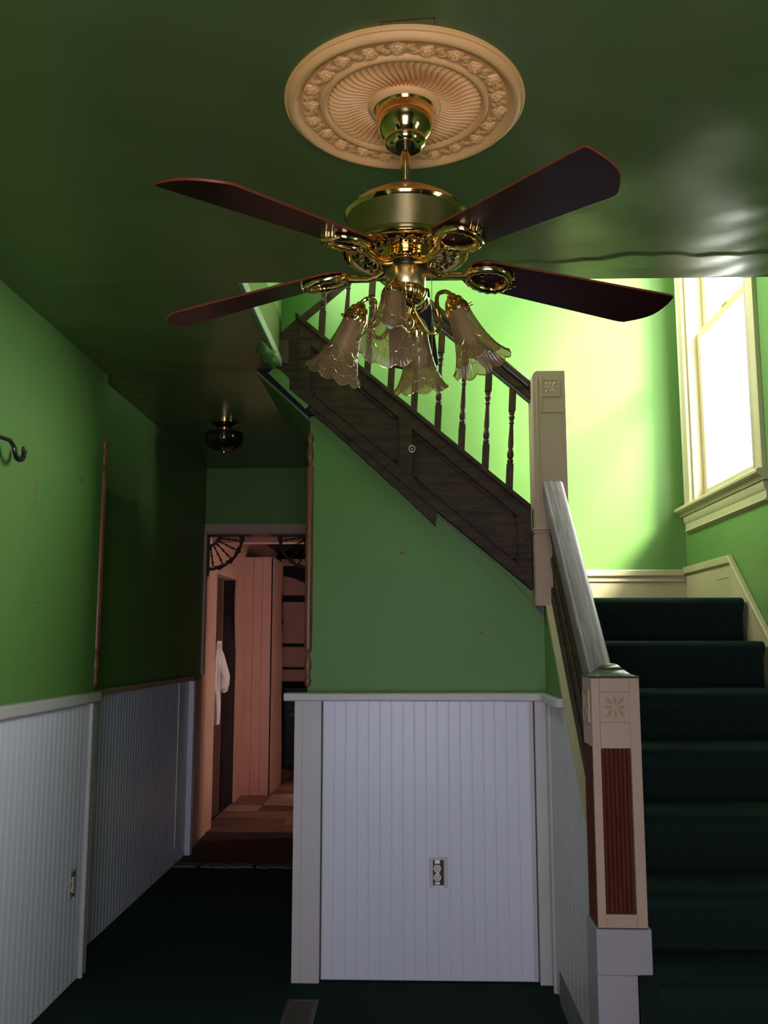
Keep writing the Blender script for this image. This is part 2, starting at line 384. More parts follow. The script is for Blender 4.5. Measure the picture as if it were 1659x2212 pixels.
w1 = sroot('trim', (0, 4.22, 0), 'white beadboard wainscot under the stairs with a thick cap rail')
PW = 0.0508; x = -0.396
proto = bead_x(0, PW, 4.217, 0.012, 1.187).build('plank', PANEL, w1, sharp=8)
first = True; k = 0
while x < 0.535-0.02:
    o = proto if k == 0 else proto.copy()
    if k: C.objects.link(o)
    o.location = (x, 0, 0); x += PW; k += 1
B(-0.40, 0.537, 4.2255, 4.258, 0.005, 1.187).build('backing_board', WHITE, w1)
m = MB().box(-0.524, -0.404, 4.192, 4.259, 0.0, 1.187)
m.build('corner_board', WHITE, w1, bevel=0.002)
m = MB()
for xx in (-0.488,): m.box(xx-0.001, xx+0.001, 4.1912, 4.193, 0.0, 1.187)
m.build('joint_line', TAUPE, w1)
B(-0.520, -0.47, 4.26, 4.40, 0, 1.187).build('return_board', WHITE, w1, bevel=0.002)
B(0.541, 0.600, 4.196, 4.259, 0.0, 1.187).build('corner_board', WHITE, w1, bevel=0.002)
m = MB().prism([(-0.572, 4.165), (0.552, 4.165), (0.566, 4.15), (0.566, 3.74), (0.601, 3.74), (0.601, 4.259), (-0.572, 4.259)], 'z', 1.187, 1.222)
m.build('cap_rail', WHITE, w1, bevel=0.006)
# side of the lower flight: boards facing the hall (-x)
m = MB(); m.lathe([(0.014, 0.0), (0.014, 1.187)], 12, Matrix.Translation((0.598, 4.118, 0)))
m.build('half_round_strip', WHITE, w1)
def side_plank(y0, y1, z0, zt0, zt1, xf=0.594):
    g = 0.004
    mm = MB(); v = []
    for y, zt in ((y0, zt0), (y0+g, zt0), (y1-g, zt1), (y1, zt1)):
        xx = xf if y in (y0+g, y1-g) else xf+0.003
        v += [(xx, y, z0), (xx, y, zt), (0.602, y, z0), (0.602, y, zt)]
    mm.add(v, [(0,1,5,4),(4,5,9,8),(8,9,13,12),(1,3,7,5),(5,7,11,9),(9,11,15,13),(0,4,6,2),(4,8,10,6),(8,12,14,10),(0,2,3,1),(12,13,15,14)])
    return mm
def lowz(y): return 1.56+0.93*(y-4.108)           # underside line of the lower stringer
y = 4.098; k = 0
while y > 3.10:
    y0 = y-0.088; z0 = 0.02 if k < 1 else 0.125
    zt0 = min(1.186, lowz(y0)-0.01); zt1 = min(1.186, lowz(y)-0.01)
    side_plank(y0, y-0.001, z0, zt0, zt1).build('plank', WHITE, w1); y = y0; k += 1
B(0.592, 0.601, 3.07, 4.0, 0.0, 0.122).build('base_board', GREYGREEN, w1)

w2 = sroot('trim', (-1.46, 2.0, 0), 'white beadboard wainscot along the left entry wall')
proto = bead_y(0, PW, -1.459, 0.004, 1.172, 0.009).build('plank', PANEL, w2, sharp=8); y = 2.20; k = 0
while y < 4.24-0.02:
    o = proto if k == 0 else proto.copy()
    if k: C.objects.link(o)
    o.location = (0, y - ORG[w2.name].y + ORG[w2.name].y, 0); y += PW; k += 1
B(-1.467, -1.455, -0.9, 2.20, 0, 1.172).build('plank_sheet', PANEL, w2)
B(-1.468, -1.452, 4.236, 4.308, 0.0, 1.172).build('corner_board', WHITE, w2, bevel=0.002)
MB().lathe([(0.012, 0.0), (0.012, 1.172)], 12, Matrix.Translation((-1.452, 4.232, 0))).build('half_round_strip', WHITE, w2)
MB().prism([(-1.4675, 1.172), (-1.440, 1.172), (-1.434, 1.178), (-1.434, 1.212), (-1.440, 1.220), (-1.4675, 1.222)], 'y', -0.9, 4.312).build('cap_rail', WHITE, w2, bevel=0.003)

w3 = sroot('trim', (-1.58, 5.5, 0), 'dingy beadboard wainscot along the dark hall wall')
m = MB(); y = 4.32
while y < 6.55:
    g = 0.004
    m.prism([(-1.579, y), (-1.5730, y), (-1.571, y+g), (-1.571, y+PW-g), (-1.5730, y+PW-0.0008), (-1.579, y+PW-0.0008)], 'z', 0.0, 1.18); y += PW
o = m.build('beadboard', PANEL, w3, sharp=8); o['kind'] = 'stuff'
m = MB().prism([(6.30, 1.178), (6.30, 0.10), (6.57, 0.0), (6.57, 1.178)], 'x', -1.579, -1.566); m.build('end_board', PANEL, w3, bevel=0.001)
B(-1.579, -1.530, 6.572, 6.640, 0, 1.178).build('corner_board', PANEL, w3, bevel=0.002)
B(-1.579, -1.573, 6.642, 6.99, 0, 1.18).build('end_board', PINK, w3)
B(-1.579, -1.552, 4.313, 6.66, 1.180, 1.212).build('cap_rail', TAUPE, w3, bevel=0.004)

# ------------------------------------------------------------------ turned corner spindles
def spindle_prof(L, r):
    p = [(0.0, 0), (r*0.55, 0.0), (r*0.85, 0.012), (r*0.95, 0.03), (r*0.7, 0.045), (r*0.55, 0.055), (r*0.9, 0.075), (r*1.05, 0.10), (r*0.8, 0.125), (r*0.5, 0.145), (r*0.62, 0.155), (r*1.0, 0.163), (r*1.05, 0.18)]
    top = [(rr, L-z) for rr, z in p[::-1]]
    return p + [(r*1.08, L*0.5)] + top
for (x, y, lab) in ((-0.474, 4.258, 'orange brown turned corner spindle on the edge of the stair wall'),
                    (-1.470, 4.312, 'orange brown turned corner spindle on the edge of the left wall')):
    s = MB().lathe(spindle_prof(1.175, 0.0165), 16, Matrix.Translation((x, y, 1.245))).build('corner_spindle', BEADW)
    tag(s, lab, 'corner guard', 'turned corner spindles at the hall opening')

# ------------------------------------------------------------------ coat hook, outlets, floor vent
ch = thing('coat_hook', 'dark metal coat hook on the left green wall at picture edge', 'hook', (-1.468, 3.14, 2.12))
pts = []
for i in range(15):
    a = pi*1.0 + pi*1.18*i/14
    pts.append((-1.425, 3.262+0.042*cos(a), 2.138+0.036*sin(a)))
MB().tube(pts, [0.0085]*4+[0.0105]*7+[0.0095]*3+[0.006], 10).build('hook', IRON, ch)
MB().box(-1.468, -1.462, 3.08, 3.14, 2.10, 2.20).build('back_plate', IRON, ch, bevel=0.003)
MB().tube([(-1.466, 3.11, 2.16), (-1.445, 3.15, 2.16), (-1.430, 3.19, 2.158), (-1.425, 3.22, 2.138)], 0.008, 8).build('stem', IRON, ch)

def outlet(name, label, frame, u0, v0):           # frame(u, v, d) -> world, d towards the room
    t = thing(name, label, 'outlet', frame(u0, v0, 0), 'uncovered wall outlets')
    def bx(u1, u2, v1, v2, d1, d2):
        a = frame(u1, v1, d1); b = frame(u2, v2, d2)
        return MB().box(*[q for i in range(3) for q in (min(a[i], b[i]), max(a[i], b[i]))])
    bx(u0-0.0245, u0+0.0245, v0-0.052, v0+0.052, -0.03, 0.0015).build('wall_box', BLACK, t)
    m = MB(); pl = 0.04
    for q in (bx(u0-pl, u0-0.0235, v0-0.064, v0+0.064, 0, 0.002), bx(u0+0.0235, u0+pl, v0-0.064, v0+0.064, 0, 0.002), bx(u0-0.0235, u0+0.0235, v0+0.0525, v0+0.064, 0, 0.002)):
        m.add(q.v, q.f)
    m.build('bare_wall_outline', WHITE, t, bevel=0.0008)
    for dv in (0.019, -0.019):
        mm = MB(); pts = []
        for i in range(24):
            a = 2*pi*i/24; pts.append((u0-0.005+0.0165*cos(a), v0+dv+max(-0.0145, min(0.0145, 0.0165*sin(a)))))
        v = [frame(p[0], p[1], 0.0016) for p in pts]+[frame(p[0], p[1], 0.0075) for p in pts]; n = 24
        mm.add(v, [tuple(range(n)), tuple(range(n, 2*n))]+[(i, (i+1) % n, n+(i+1) % n, n+i) for i in range(n)])
        r = mm.build('receptacle', RECEPT, t)
        s = MB()
        for du in (-0.0065, 0.0065):
            q = bx(u0-0.005+du-0.0012, u0-0.005+du+0.0012, v0+dv-0.002, v0+dv+0.006, 0.0074, 0.0079); s.add(q.v, q.f)
        q = bx(u0-0.007, u0-0.003, v0+dv-0.010, v0+dv-0.006, 0.0074, 0.0079); s.add(q.v, q.f)
        s.build('slot', BLACK, r, org=ORG[t.name])
    bx(u0-0.012, u0+0.004, v0-0.006, v0+0.006, 0.0014, 0.0065).build('bridge', RECEPT, t)
    bx(u0-0.016, u0+0.006, v0+0.038, v0+0.054, 0.0014, 0.003).build('mounting_strap', STEEL, t, bevel=0.0005)
    bx(u0-0.016, u0+0.006, v0-0.050, v0-0.038, 0.0014, 0.003).build('mounting_strap', STEEL, t, bevel=0.0005)
outlet('wall_outlet', 'uncovered double outlet in the white panel under the stairs', lambda u, v, d: (u, 4.217-d, v), 0.111, 0.452)
outlet('wall_outlet', 'uncovered double outlet in the left wall wainscot near the hall', lambda u, v, d: (-1.459+d, u, v), 4.115, 0.417)

vt = thing('floor_vent', 'dusty brown metal register set in the dark green carpet', 'vent', (-0.445, 3.86, 0))
m = MB()
X0, X1, Y0, Y1 = -0.513, -0.383, 3.70, 4.00
m.box(X0, X0+0.02, Y0, Y1, 0.0, 0.006).box(X1-0.02, X1, Y0, Y1, 0.0, 0.006).box(X0+0.02, X1-0.02, Y0, Y0+0.018, 0, 0.006).box(X0+0.02, X1-0.02, Y1-0.018, Y1, 0, 0.006)
m.build('vent_frame', VENTM, vt, bevel=0.0015)
for i in range(12):
    y = Y0+0.028+i*0.0225
    MB().prism([(y, 0.001), (y+0.012, 0.005), (y+0.013, 0.0045), (y+0.001, 0.0005)], 'x', X0+0.02, X1-0.02).build('louvre', VENTM, vt)
B(X0+0.02, X1-0.02, Y0+0.018, Y1-0.018, 0.0002, 0.0008).build('vent_shaft', BLACK, vt)

# ------------------------------------------------------------------ stairs
st = thing('staircase', 'dark green carpeted stairs rising to a landing beside the right wall', 'staircase', (1.1, 3.5, 0))
def step_prof(yn, zt, rise, back):
    z0 = max(zt-rise-0.004, 0.0)
    p = [(yn+0.028, z0), (yn+0.026, zt-0.075), (yn+0.016, zt-0.058), (yn+0.004, zt-0.045), (yn-0.003, zt-0.026), (yn+0.004, zt-0.009), (yn+0.022, zt), (back, zt+0.002), (back, z0)]
    return p
RISE, RUN, Y_0, Z_0 = 0.195, 0.22, 2.89, 0.475
steps = [(2.45, 0.16, 0.16), (2.67, 0.32, 0.16)] + [(Y_0+RUN*k, Z_0+RISE*k, RISE if k else 0.155) for k in range(6)]
for i, (yn, zt, r) in enumerate(steps):
    xl = 0.712 if i < 3 or i == 7 else 0.664
    bk = (steps[i+1][0] if i+1 < len(steps) else 4.21)+0.05
    m = MB().prism(step_prof(yn, zt, r, bk), 'x', xl, 1.490)
    m.build('carpeted_step', CARPET, st, bevel=0.006)
MB().prism([(2.884, 0), (2.884, 0.462), (2.894, 0.472), (2.917, 0.472), (2.917, 0)], 'x', 0.664, 0.7115).build('carpet_wrap', CARPET, st, bevel=0.004)
MB().prism(step_prof(4.21, 1.645, RISE, 5.118), 'x', 0.712, 1.490).build('carpeted_landing', CARPET, st, bevel=0.006)
B(0.664, 0.7115, 4.302, 5.118, 1.45, 1.645).build('carpeted_landing', CARPET, st)
def top_str(x): return 2.504-0.851*x
def bot_str(x): return 2.139-0.845*x
uf = thing('staircase', 'carpeted upper flight hidden behind the dark panelled stringer', 'staircase', (0, 4.7, 1.7))
for k in range(5):                                # upper flight, climbing to the left
    xn = 0.655-0.225*k; zt = bot_str(xn-0.25)+0.10
    MB().prism([(xn, bot_str(xn)+0.05), (xn, zt-0.02), (xn-0.01, zt), (xn-0.25, zt), (xn-0.25, zt-0.05)], 'y', 4.365, 5.135).build('carpeted_step', CARPET, uf, bevel=0.006)
# upper stringer
us = thing('upper_stringer', 'dark panelled wooden stringer of the upper flight', 'stringer', (0, 4.23, 2.0))
MB().prism([(-0.665, 2.735), (-0.665, 2.855), (-0.544, 2.967), (0.545, top_str(0.545)), (0.545, bot_str(0.545)), (-0.60, 2.645)], 'y', 4.215, 4.262).build('backing_board', DWOOD, us)
def slant(x0, x1, o0, o1, ya, yb, base):          # bar parallel to the flight between two offsets
    return MB().prism([(x0, base(x0)+o0), (x1, base(x1)+o0), (x1, base(x1)+o1), (x0, base(x0)+o1)], 'y', ya, yb)
slant(-0.53, 0.545, -0.075, 0.002, 4.200, 4.2155, top_str).build('top_rail', DWOOD, us, bevel=0.003)
slant(-0.57, 0.545, 0.0, 0.062, 4.200, 4.2155, bot_str).build('bottom_rail', DWOOD, us, bevel=0.003)
slant(-0.545, 0.545, -0.002, 0.026, 4.186, 4.268, top_str).build('shoe_rail', DWOOD, us, bevel=0.004)
def stile(x0, x1, n='stile'):
    MB().prism([(x0, bot_str(x0)+0.06), (x1, bot_str(x1)+0.06), (x1, top_str(x1)-0.073), (x0, top_str(x0)-0.073)], 'y', 4.2005, 4.2155).build(n, DWOOD, us, bevel=0.002)
stile(-0.055, 0.005); stile(0.485, 0.545); stile(-0.53, -0.47)
for (x0, x1) in ((-0.47, -0.055), (0.005, 0.485)):
    m = MB()
    for off0, off1, base in ((-0.095, -0.083, top_str), (0.07, 0.082, bot_str)):
        q = slant(x0+0.012, x1-0.012, off0, off1, 4.207, 4.2155, base); m.add(q.v, q.f)
    for xx in (x0+0.012, x1-0.022):
        m.prism([(xx, bot_str(xx)+0.07), (xx+0.010, bot_str(xx+0.01)+0.07), (xx+0.010, top_str(xx+0.01)-0.083), (xx, top_str(xx)-0.083)], 'y', 4.207, 4.2155)
    m.build('panel_moulding', DWOOD, us, bevel=0.001)
B(-0.660, -0.575, 4.203, 4.2155, 2.745, 2.862).build('end_block', DOORW, us, bevel=0.002)
m = MB(); up = []; lo = []
xs = [-0.47+0.59*i/26 for i in range(27)]
for i, x in enumerate(xs):
    up.append((x, bot_str(x)+0.012))
    dep = 0.012+0.05*(i/26)**1.2+random.uniform(-0.004, 0.004)
    lo.append((x-0.01, bot_str(x)-dep))
MB().prism(up+lo[::-1], 'y', 4.206, 4.238).build('ragged_plank', DWOOD, us)
kn = MB(); kn.tube([(0.004+0.013*cos(a*pi/8), 4.195, 2.330+0.015*sin(a*pi/8)) for a in range(16)], 0.0035, 6, True)
kn.lathe([(0.0, 0), (0.005, 0.0), (0.004, 0.008), (0.0, 0.009)], 10, Matrix.Translation((0.004, 4.2, 2.330)) @ Matrix.Rotation(radians(90), 4, 'X'))
kn.build('knob', STEEL, us)
# fallen fascia board and soffit edge under the upper flight
fb = thing('fascia_board', 'loose green painted board hanging below the upper stringer', 'board', (-0.56, 4.22, 2.6))
MB().prism([(-0.672, 2.700), (-0.643, 2.726), (-0.620, 2.719), (-0.457, 2.563), (-0.493, 2.525)], 'y', 4.203, 4.214).build('board', GREEN, fb, bevel=0.001)
sf = sroot('trim', (-0.6, 4.7, 2.5), 'sloping green soffit under the upper flight')
MB().prism([(-0.735, 2.717), (-0.735, 2.732), (-0.40, 2.425), (-0.40, 2.408)], 'y', 4.262, 5.145).build('soffit', GREEN, sf)
MB().prism([(-0.731, 2.722), (-0.725, 2.731), (-0.478, 2.497), (-0.486, 2.484)], 'y', 4.246, 4.2615).build('soffit_edge', PLASTER, sf)
MB().prism([(-0.728, 2.722), (-0.66, 2.75), (-0.455, 2.585), (-0.455, 2.50), (-0.482, 2.495)], 'y', 4.222, 4.240).build('gap_shade_sheet', DARKVOID, sf)  # black sheet paints in the gap's shade and blocks stairwell light
# pale plaster edge at the left end of the stair opening and the slanted wall piece above the stringer
pe = sroot('trim', (-0.61, 3.7, 2.73), 'pale plaster edge of the ceiling opening')
MB().box(-0.628, -0.606, 3.182, 4.20, 2.726, 2.772).build('plaster_edge', PLASTER, pe, bevel=0.004)
m = MB()
def lump(u, v):
    th = 2*pi*u; z = v
    y = 3.80+0.45*v; r = 0.035*sin(pi*min(1, v*0.98+0.01))*(1+0.3*sin(7*v*3+2*th))+0.001
    return (-0.645+r*1.1*cos(th), y, 2.728+0.6*r*sin(th))
m.grid(lump, 12, 16, True); m.build('broken_plaster', GREEN, pe)
sw = sroot('wall_upper', (-0.5, 4.28, 3.0), 'slanted green wall piece above the upper stringer')
MB().prism([(-0.74, 2.79), (-0.655, 2.862), (-0.545, 2.985), (-0.05, 3.40), (-0.05, 3.6), (-0.74, 3.6)], 'y', 4.268, 4.285).build('wall_piece', GREEN, sw)
MB().prism([(-0.672, 2.845), (-0.652, 2.840), (-0.522, 2.957), (-0.05, 3.365), (-0.05, 3.40), (-0.545, 2.985)], 'y', 4.262, 4.2678).build('slanted_edge_board', BALW, sw)
# lower stringer
ls = thing('lower_stringer', 'dark wooden stringer beside the lower flight with chipped cream edge', 'stringer', (0.62, 3.6, 0.6))
MB().prism([(3.08, lowz(3.08)), (4.138, lowz(4.138)), (4.138, lowz(4.138)+0.40), (3.08, lowz(3.08)+0.40)], 'x', 0.628, 0.662).build('board', DWOOD, ls)
def slant_y(y0, y1, o0, o1, xa, xb):
    return MB().prism([(y0, lowz(y0)+o0), (y1, lowz(y1)+o0), (y1, lowz(y1)+o1), (y0, lowz(y0)+o1)], 'x', xa, xb)
slant_y(3.08, 4.138, 0.03, 0.10, 0.618, 0.6285).build('bottom_rail', DWOOD, ls, bevel=0.003)
slant_y(3.08, 4.138, 0.33, 0.40, 0.618, 0.6285).build('top_rail', DWOOD, ls, bevel=0.003)
slant_y(3.08, 4.138, 0.20, 0.235, 0.620, 0.6285).build('panel_moulding', DWOOD, ls, bevel=0.003)
m = MB(); a = []; b = []
for i in range(40):
    y = 3.08+1.057*i/39; a.append((y, lowz(y)-0.012)); b.append((y, lowz(y)+0.020+random.uniform(-0.005, 0.006)))
MB().prism(a+b[::-1], 'x', 0.594, 0.627).build('chipped_edge_strip', CREAM, ls)

# ------------------------------------------------------------------ newel posts
def rosette(t, fr, size, name='rosette'):
    """eight-petal flower cut in a square block; fr(u, v, d): d out of the face"""
    h = size/2; m = MB()
    v = [fr(-h, -h, 0), fr(h, -h, 0), fr(h, h, 0), fr(-h, h, 0), fr(-h, -h, 0.003), fr(h, -h, 0.003), fr(h, h, 0.003), fr(-h, h, 0.003)]
    m.add(v, [(0,1,2,3), (4,5,6,7), (0,1,5,4), (1,2,6,5), (2,3,7,6), (3,0,4,7)])
    for k in range(8):
        a = k*pi/4+0.02; L = h*(0.92 if k % 2 == 0 else 1.15); w = h*0.20
        c, s_ = cos(a), sin(a)
        def P(l, ww, d): return fr(l*c-ww*s_, l*s_+ww*c, d)
        v = [P(h*0.12, 0, 0.003), P(L*0.62, w, 0.003), P(L, 0, 0.003), P(L*0.62, -w, 0.003), P(L*0.55, 0, 0.0075)]
        m.add(v, [(0,1,4), (1,2,4), (2,3,4), (3,0,4)])
    rim = 0.006
    for (a0, a1, b0, b1) in ((-h-rim, h+rim, h, h+rim), (-h-rim, h+rim, -h-rim, -h), (-h-rim, -h, -h, h), (h, h+rim, -h, h)):
        v = [fr(a0, b0, 0), fr(a1, b0, 0), fr(a1, b1, 0), fr(a0, b1, 0), fr(a0, b0, 0.005), fr(a1, b0, 0.005), fr(a1, b1, 0.005), fr(a0, b1, 0.005)]
        m.add(v, [(0,1,2,3), (4,5,6,7), (0,1,5,4), (1,2,6,5), (2,3,7,6), (3,0,4,7)])
    m.build(name, TAUPE, t, sharp=15)

n1 = thing('newel_post', 'tall beige square newel post with red fluted inset panels at the stair foot', 'newel post', (0.626, 2.994, 0), 'square newel posts of the stairs')
NX0, NX1, NY0, NY1 = 0.552, 0.700, 2.925, 3.073
B(NX0+0.010, NX1, NY0+0.010, NY1, 0.56, 1.334).build('post_core', TAUPE, n1)
m = MB()
m.box(NX0, 0.577, NY0, NY0+0.012, 0.60, 1.334); m.box(0.668, NX1, NY0, NY0+0.012, 0.60, 1.334)
m.box(0.577, 0.668, NY0, NY0+0.012, 1.292, 1.334); m.box(0.577, 0.668, NY0, NY0+0.012, 1.122, 1.200); m.box(0.577, 0.668, NY0, NY0+0.012, 0.60, 0.640)
m.box(NX0, NX0+0.012, NY0+0.012, NY1, 1.125, 1.334)
m.build('post_frame', TAUPE, n1, bevel=0.0015)
B(0.572, 0.671, NY0-0.006, NY0, 0.628, 0.640).build('panel_ledge', TAUPE, n1, bevel=0.002)
rosette(n1, lambda u, v, d: (0.6225+u, NY0+0.005-d, 1.246+v), 0.079)
rosette(n1, lambda u, v, d: (NX0-d, NY0+0.078-u, 1.246+v), 0.085)
def fluted(P, w, z0, z1, nf=7):
    m = MB(); pts = []
    for i in range(nf):
        for q in range(6):
            a = pi*q/5; pts.append((-w/2+w*(i+0.5-0.46*cos(a))/nf, 0.0055*sin(a)))
    n = len(pts); v = [P(u, d, z0) for u, d in pts]+[P(u, d, z1) for u, d in pts]+[P(-w/2, -0.004, z0), P(w/2, -0.004, z0), P(w/2, -0.004, z1), P(-w/2, -0.004, z1)]
    f = [(i, i+1, n+i+1, n+i) for i in range(n-1)]+[tuple(range(n))+(2*n+1, 2*n), tuple(range(n, 2*n))+(2*n+2, 2*n+3), (2*n, 2*n+1, 2*n+2, 2*n+3)]
    m.add(v, f); return m
fluted(lambda u, d, z: (0.6225+u, NY0+0.008-d, z), 0.090, 0.640, 1.122).build('fluted_panel', REDW, n1, sharp=50)
fluted(lambda u, d, z: (NX0+0.004-d, NY0+0.078-u, z), 0.128, 0.60, 1.122, 6).build('fluted_panel', REDW, n1, sharp=50)
MB().box(0.544, 0.708, NY0-0.006, NY1+0.004, 0.468, 0.598).box(0.544, 0.663, NY0-0.006, NY1+0.004, 0, 0.468).build('post_base', BASEP, n1, bevel=0.0025)
m = MB(); px = (NX0+NX1)/2; py = (NY0+NY1)/2
lv = [(0.075, 1.334), (0.076, 1.337), (0.075, 1.340), (0.064, 1.342), (0.053, 1.346), (0.043, 1.353), (0.034, 1.362), (0.026, 1.370), (0.017, 1.376), (0.008, 1.378)]
v = []; f = []
for k, (h, z) in enumerate(lv):
    v += [(px-h, py-h, z), (px+h, py-h, z), (px+h, py+h, z), (px-h, py+h, z)]
for k in range(len(lv)-1):
    for i in range(4): f.append((k*4+i, k*4+(i+1) % 4, k*4+4+(i+1) % 4, k*4+4+i))
f += [(3, 2, 1, 0), tuple(range(len(v)-4, len(v)))]
m.add(v, f); m.build('ogee_cap', CAPW, n1, sharp=50)

n2 = thing('newel_post', 'plain beige square newel post with a drop end at the landing', 'newel post', (0.63, 4.22, 1.605), 'square newel posts of the stairs')
MX0, MX1, MY0, MY1 = 0.556, 0.708, 4.146, 4.298
MB().prism([(MX0, 1.94), (MX1, 1.94), (MX1, 2.683), (MX0+0.020, 2.683), (MX0+0.006, 2.672), (MX0, 2.655)], 'y', MY0, MY1).build('post_body', TAUPE, n2, bevel=0.0025)
B(MX0-0.004, MX1-0.07, MY0-0.006, MY1-0.02, 1.605, 1.932).build('drop_end', TAUPE, n2, bevel=0.002)
m = MB()
for z in (1.931, 1.943):
    m.lathe([(0.0, 0), (0.0, 0)], 3) if False else None
    m.prism([(MX0-0.009, MY0-0.011), (MX1-0.060, MY0-0.011), (MX1-0.060, MY1-0.01), (MX0-0.009, MY1-0.01)], 'z', z, z+0.009)
m.build('collar_moulding', TAUPE, n2, bevel=0.003)
m = MB()
m.box(0.594, 0.599, MY0-0.003, MY0, 2.49, 2.66); m.box(0.594, 0.692, MY0-0.003, MY0, 2.486, 2.491); m.box(0.575, 0.580, MY0-0.003, MY0, 1.97, 2.65)
m.build('applied_bead', TAUPE, n2, bevel=0.001)
rosette(n2, lambda u, v, d: (0.640+u, MY0-d*0.7, 2.602+v), 0.070)

# ------------------------------------------------------------------ handrails and balusters
hr = thing('lower_handrail', 'thick weathered grey brown handrail rising to the landing newel', 'handrail', (0.637, 3.1, 1.2))
def rail_mesh(p0, p1, w, h, across, r=0.018, n=1):
    p0 = Vector(p0); p1 = Vector(p1); t = (p1-p0).normalized(); a = Vector(across).normalized(); up = a.cross(t).normalized()
    if up.z < 0: up = -up
    prof = []
    for (cx, cz, s0) in ((w/2-r, h/2-r, 0), (-w/2+r, h/2-r, 1), (-w/2+r*0.5, -h/2+r*0.5, 2), (w/2-r*0.5, -h/2+r*0.5, 3)):
        rr = r if s0 < 2 else r*0.5
        for q in range(5):
            an = (s0+q/4)*pi/2; prof.append((cx+rr*cos(an), cz+rr*sin(an)))
    m = MB(); k = len(prof); v = []
    for j in range(n+1):
        c = p0+(p1-p0)*(j/n)
        v += [c+a*u+up*z for u, z in prof]
    f = [(j*k+i, j*k+(i+1) % k, (j+1)*k+(i+1) % k, (j+1)*k+i) for j in range(n) for i in range(k)]
    f += [tuple(range(k))[::-1], tuple(range(n*k, n*k+k))]
    return m.add(v, f)
rail_mesh((0.637, 3.080, 1.1985), (0.637, 4.1455, 2.137), 0.090, 0.075, (1, 0, 0)).build('rail', RAILW, hr, bevel=0.004)
rail_mesh((0.637, 3.080, 1.150), (0.637, 4.1455, 2.091), 0.050, 0.030, (1, 0, 0), 0.004).build('rail_fillet', DWOOD, hr)

ub = thing('upper_balustrade', 'dark wooden balustrade of turned balusters along the upper flight', 'balustrade', (0, 4.235, 2.0))
def htop(x): return 3.115-0.868*(x-0.03)
MB().prism([(-0.61, htop(-0.61)), (0.555, htop(0.555)), (0.555, htop(0.555)-0.052), (-0.61, htop(-0.61)-0.052)], 'y', 4.200, 4.270).build('handrail', CAPW, ub, bevel=0.012, seg=3)
MB().prism([(-0.61, htop(-0.61)-0.050), (0.555, htop(0.555)-0.050), (0.555, htop(0.555)-0.098), (-0.61, htop(-0.61)-0.098)], 'y', 4.209, 4.261).build('rail_moulding', DWOOD, ub, bevel=0.006)
MB().prism([(-0.61, htop(-0.61)-0.098), (0.555, htop(0.555)-0.098), (0.555, htop(0.555)-0.106), (-0.61, htop(-0.61)-0.106)], 'y', 4.216, 4.254).build('rail_fillet', RAILW, ub)
def baluster(xb):
    """turned tapered baluster from the shoe rail to the handrail, leaning a little to the right"""
    z0 = top_str(xb)+0.018; z1 = htop(xb+0.03)-0.100; L = z1-z0
    sq = 0.0155; lean = 0.055
    m = MB()
    def X(z): return xb+lean*(z-z0)
    def ring(z, r, square):
        out = []
        for i in range(16):
            a = 2*pi*i/16
            if square:
                c, s_ = cos(a+pi/16*0), sin(a); k = max(abs(c), abs(s_)); out.append((X(z)+r*c/k, 4.235+r*s_/k, z))
            else: out.append((X(z)+r*cos(a), 4.235+r*sin(a), z))
        return out
    b1 = 0.125
    prof = [(-0.013, sq, 1), (b1, sq, 1), (b1+0.001, 0.011, 0), (b1+0.008, 0.0145, 0), (b1+0.018, 0.0145, 0), (b1+0.024, 0.010, 0), (b1+0.032, 0.014, 0), (b1+0.046, 0.0158, 0), (b1+0.060, 0.013, 0), (b1+0.072, 0.0092, 0), (b1+0.082, 0.0125, 0), (b1+0.090, 0.0125, 0), (b1+0.10, 0.0128, 0), (L-0.175, 0.0085, 0),
            (L-0.165, 0.0125, 0), (L-0.158, 0.0085, 0), (L-0.150, 0.0105, 0), (L-0.138, 0.0145, 0), (L-0.128, 0.010, 0), (L-0.118, 0.0135, 0), (L-0.110, 0.012, 0), (L-0.108, sq, 1), (L+0.03, sq, 1)]
    v = []; f = []
    for z, r, q in prof: v += ring(z0+z, r, q)
    for k in range(len(prof)-1):
        for i in range(16): f.append((k*16+i, k*16+(i+1) % 16, k*16+16+(i+1) % 16, k*16+16+i))
    f += [tuple(range(16))[::-1], tuple(range(len(v)-16, len(v)))]
    m.add(v, f); m.build('baluster', BALW, ub, sharp=40)
for i in range(9): baluster(-0.425+0.1095*i)

# ------------------------------------------------------------------ skirting on landing and stair wall
sk = sroot('baseboard_right', (1.51, 4.5, 1.6), 'cream skirting board stepping down along the stair wall')
def sktop(y): return 1.855-0.86*(4.42-y)
MB().prism([(2.6, sktop(2.6)-0.34), (4.25, sktop(4.25)-0.34), (4.45, 1.60), (5.149, 1.60), (5.149, 1.82), (4.40, 1.82), (2.6, sktop(2.6)-0.03)], 'x', 1.506, 1.5195).build('skirting_board', CREAM, sk, bevel=0.001)
MB().prism([(5.149, 1.815), (5.149, 1.855), (4.42, 1.855), (2.6, sktop(2.6)), (2.6, sktop(2.6)-0.045), (4.40, 1.815)], 'x', 1.492, 1.5195).build('cap_moulding', CREAM, sk, bevel=0.005)
MB().prism([(4.62, 1.76), (4.44, 1.76), (4.30, 1.64), (4.30, 1.628), (4.445, 1.751), (4.62, 1.751)], 'x', 1.5035, 1.5075).build('panel_moulding', CREAM, sk)
MB().lathe([(0.0, 0), (0.007, 0), (0.006, 0.004), (0.0, 0.005)], 10, Matrix.Translation((1.507, 4.50, 1.715)) @ Matrix.Rotation(radians(-90), 4, 'Y')).build('screw', STEEL, sk)
bk = sroot('baseboard_back', (1.0, 5.14, 1.6), 'cream baseboard along the landing back wall')
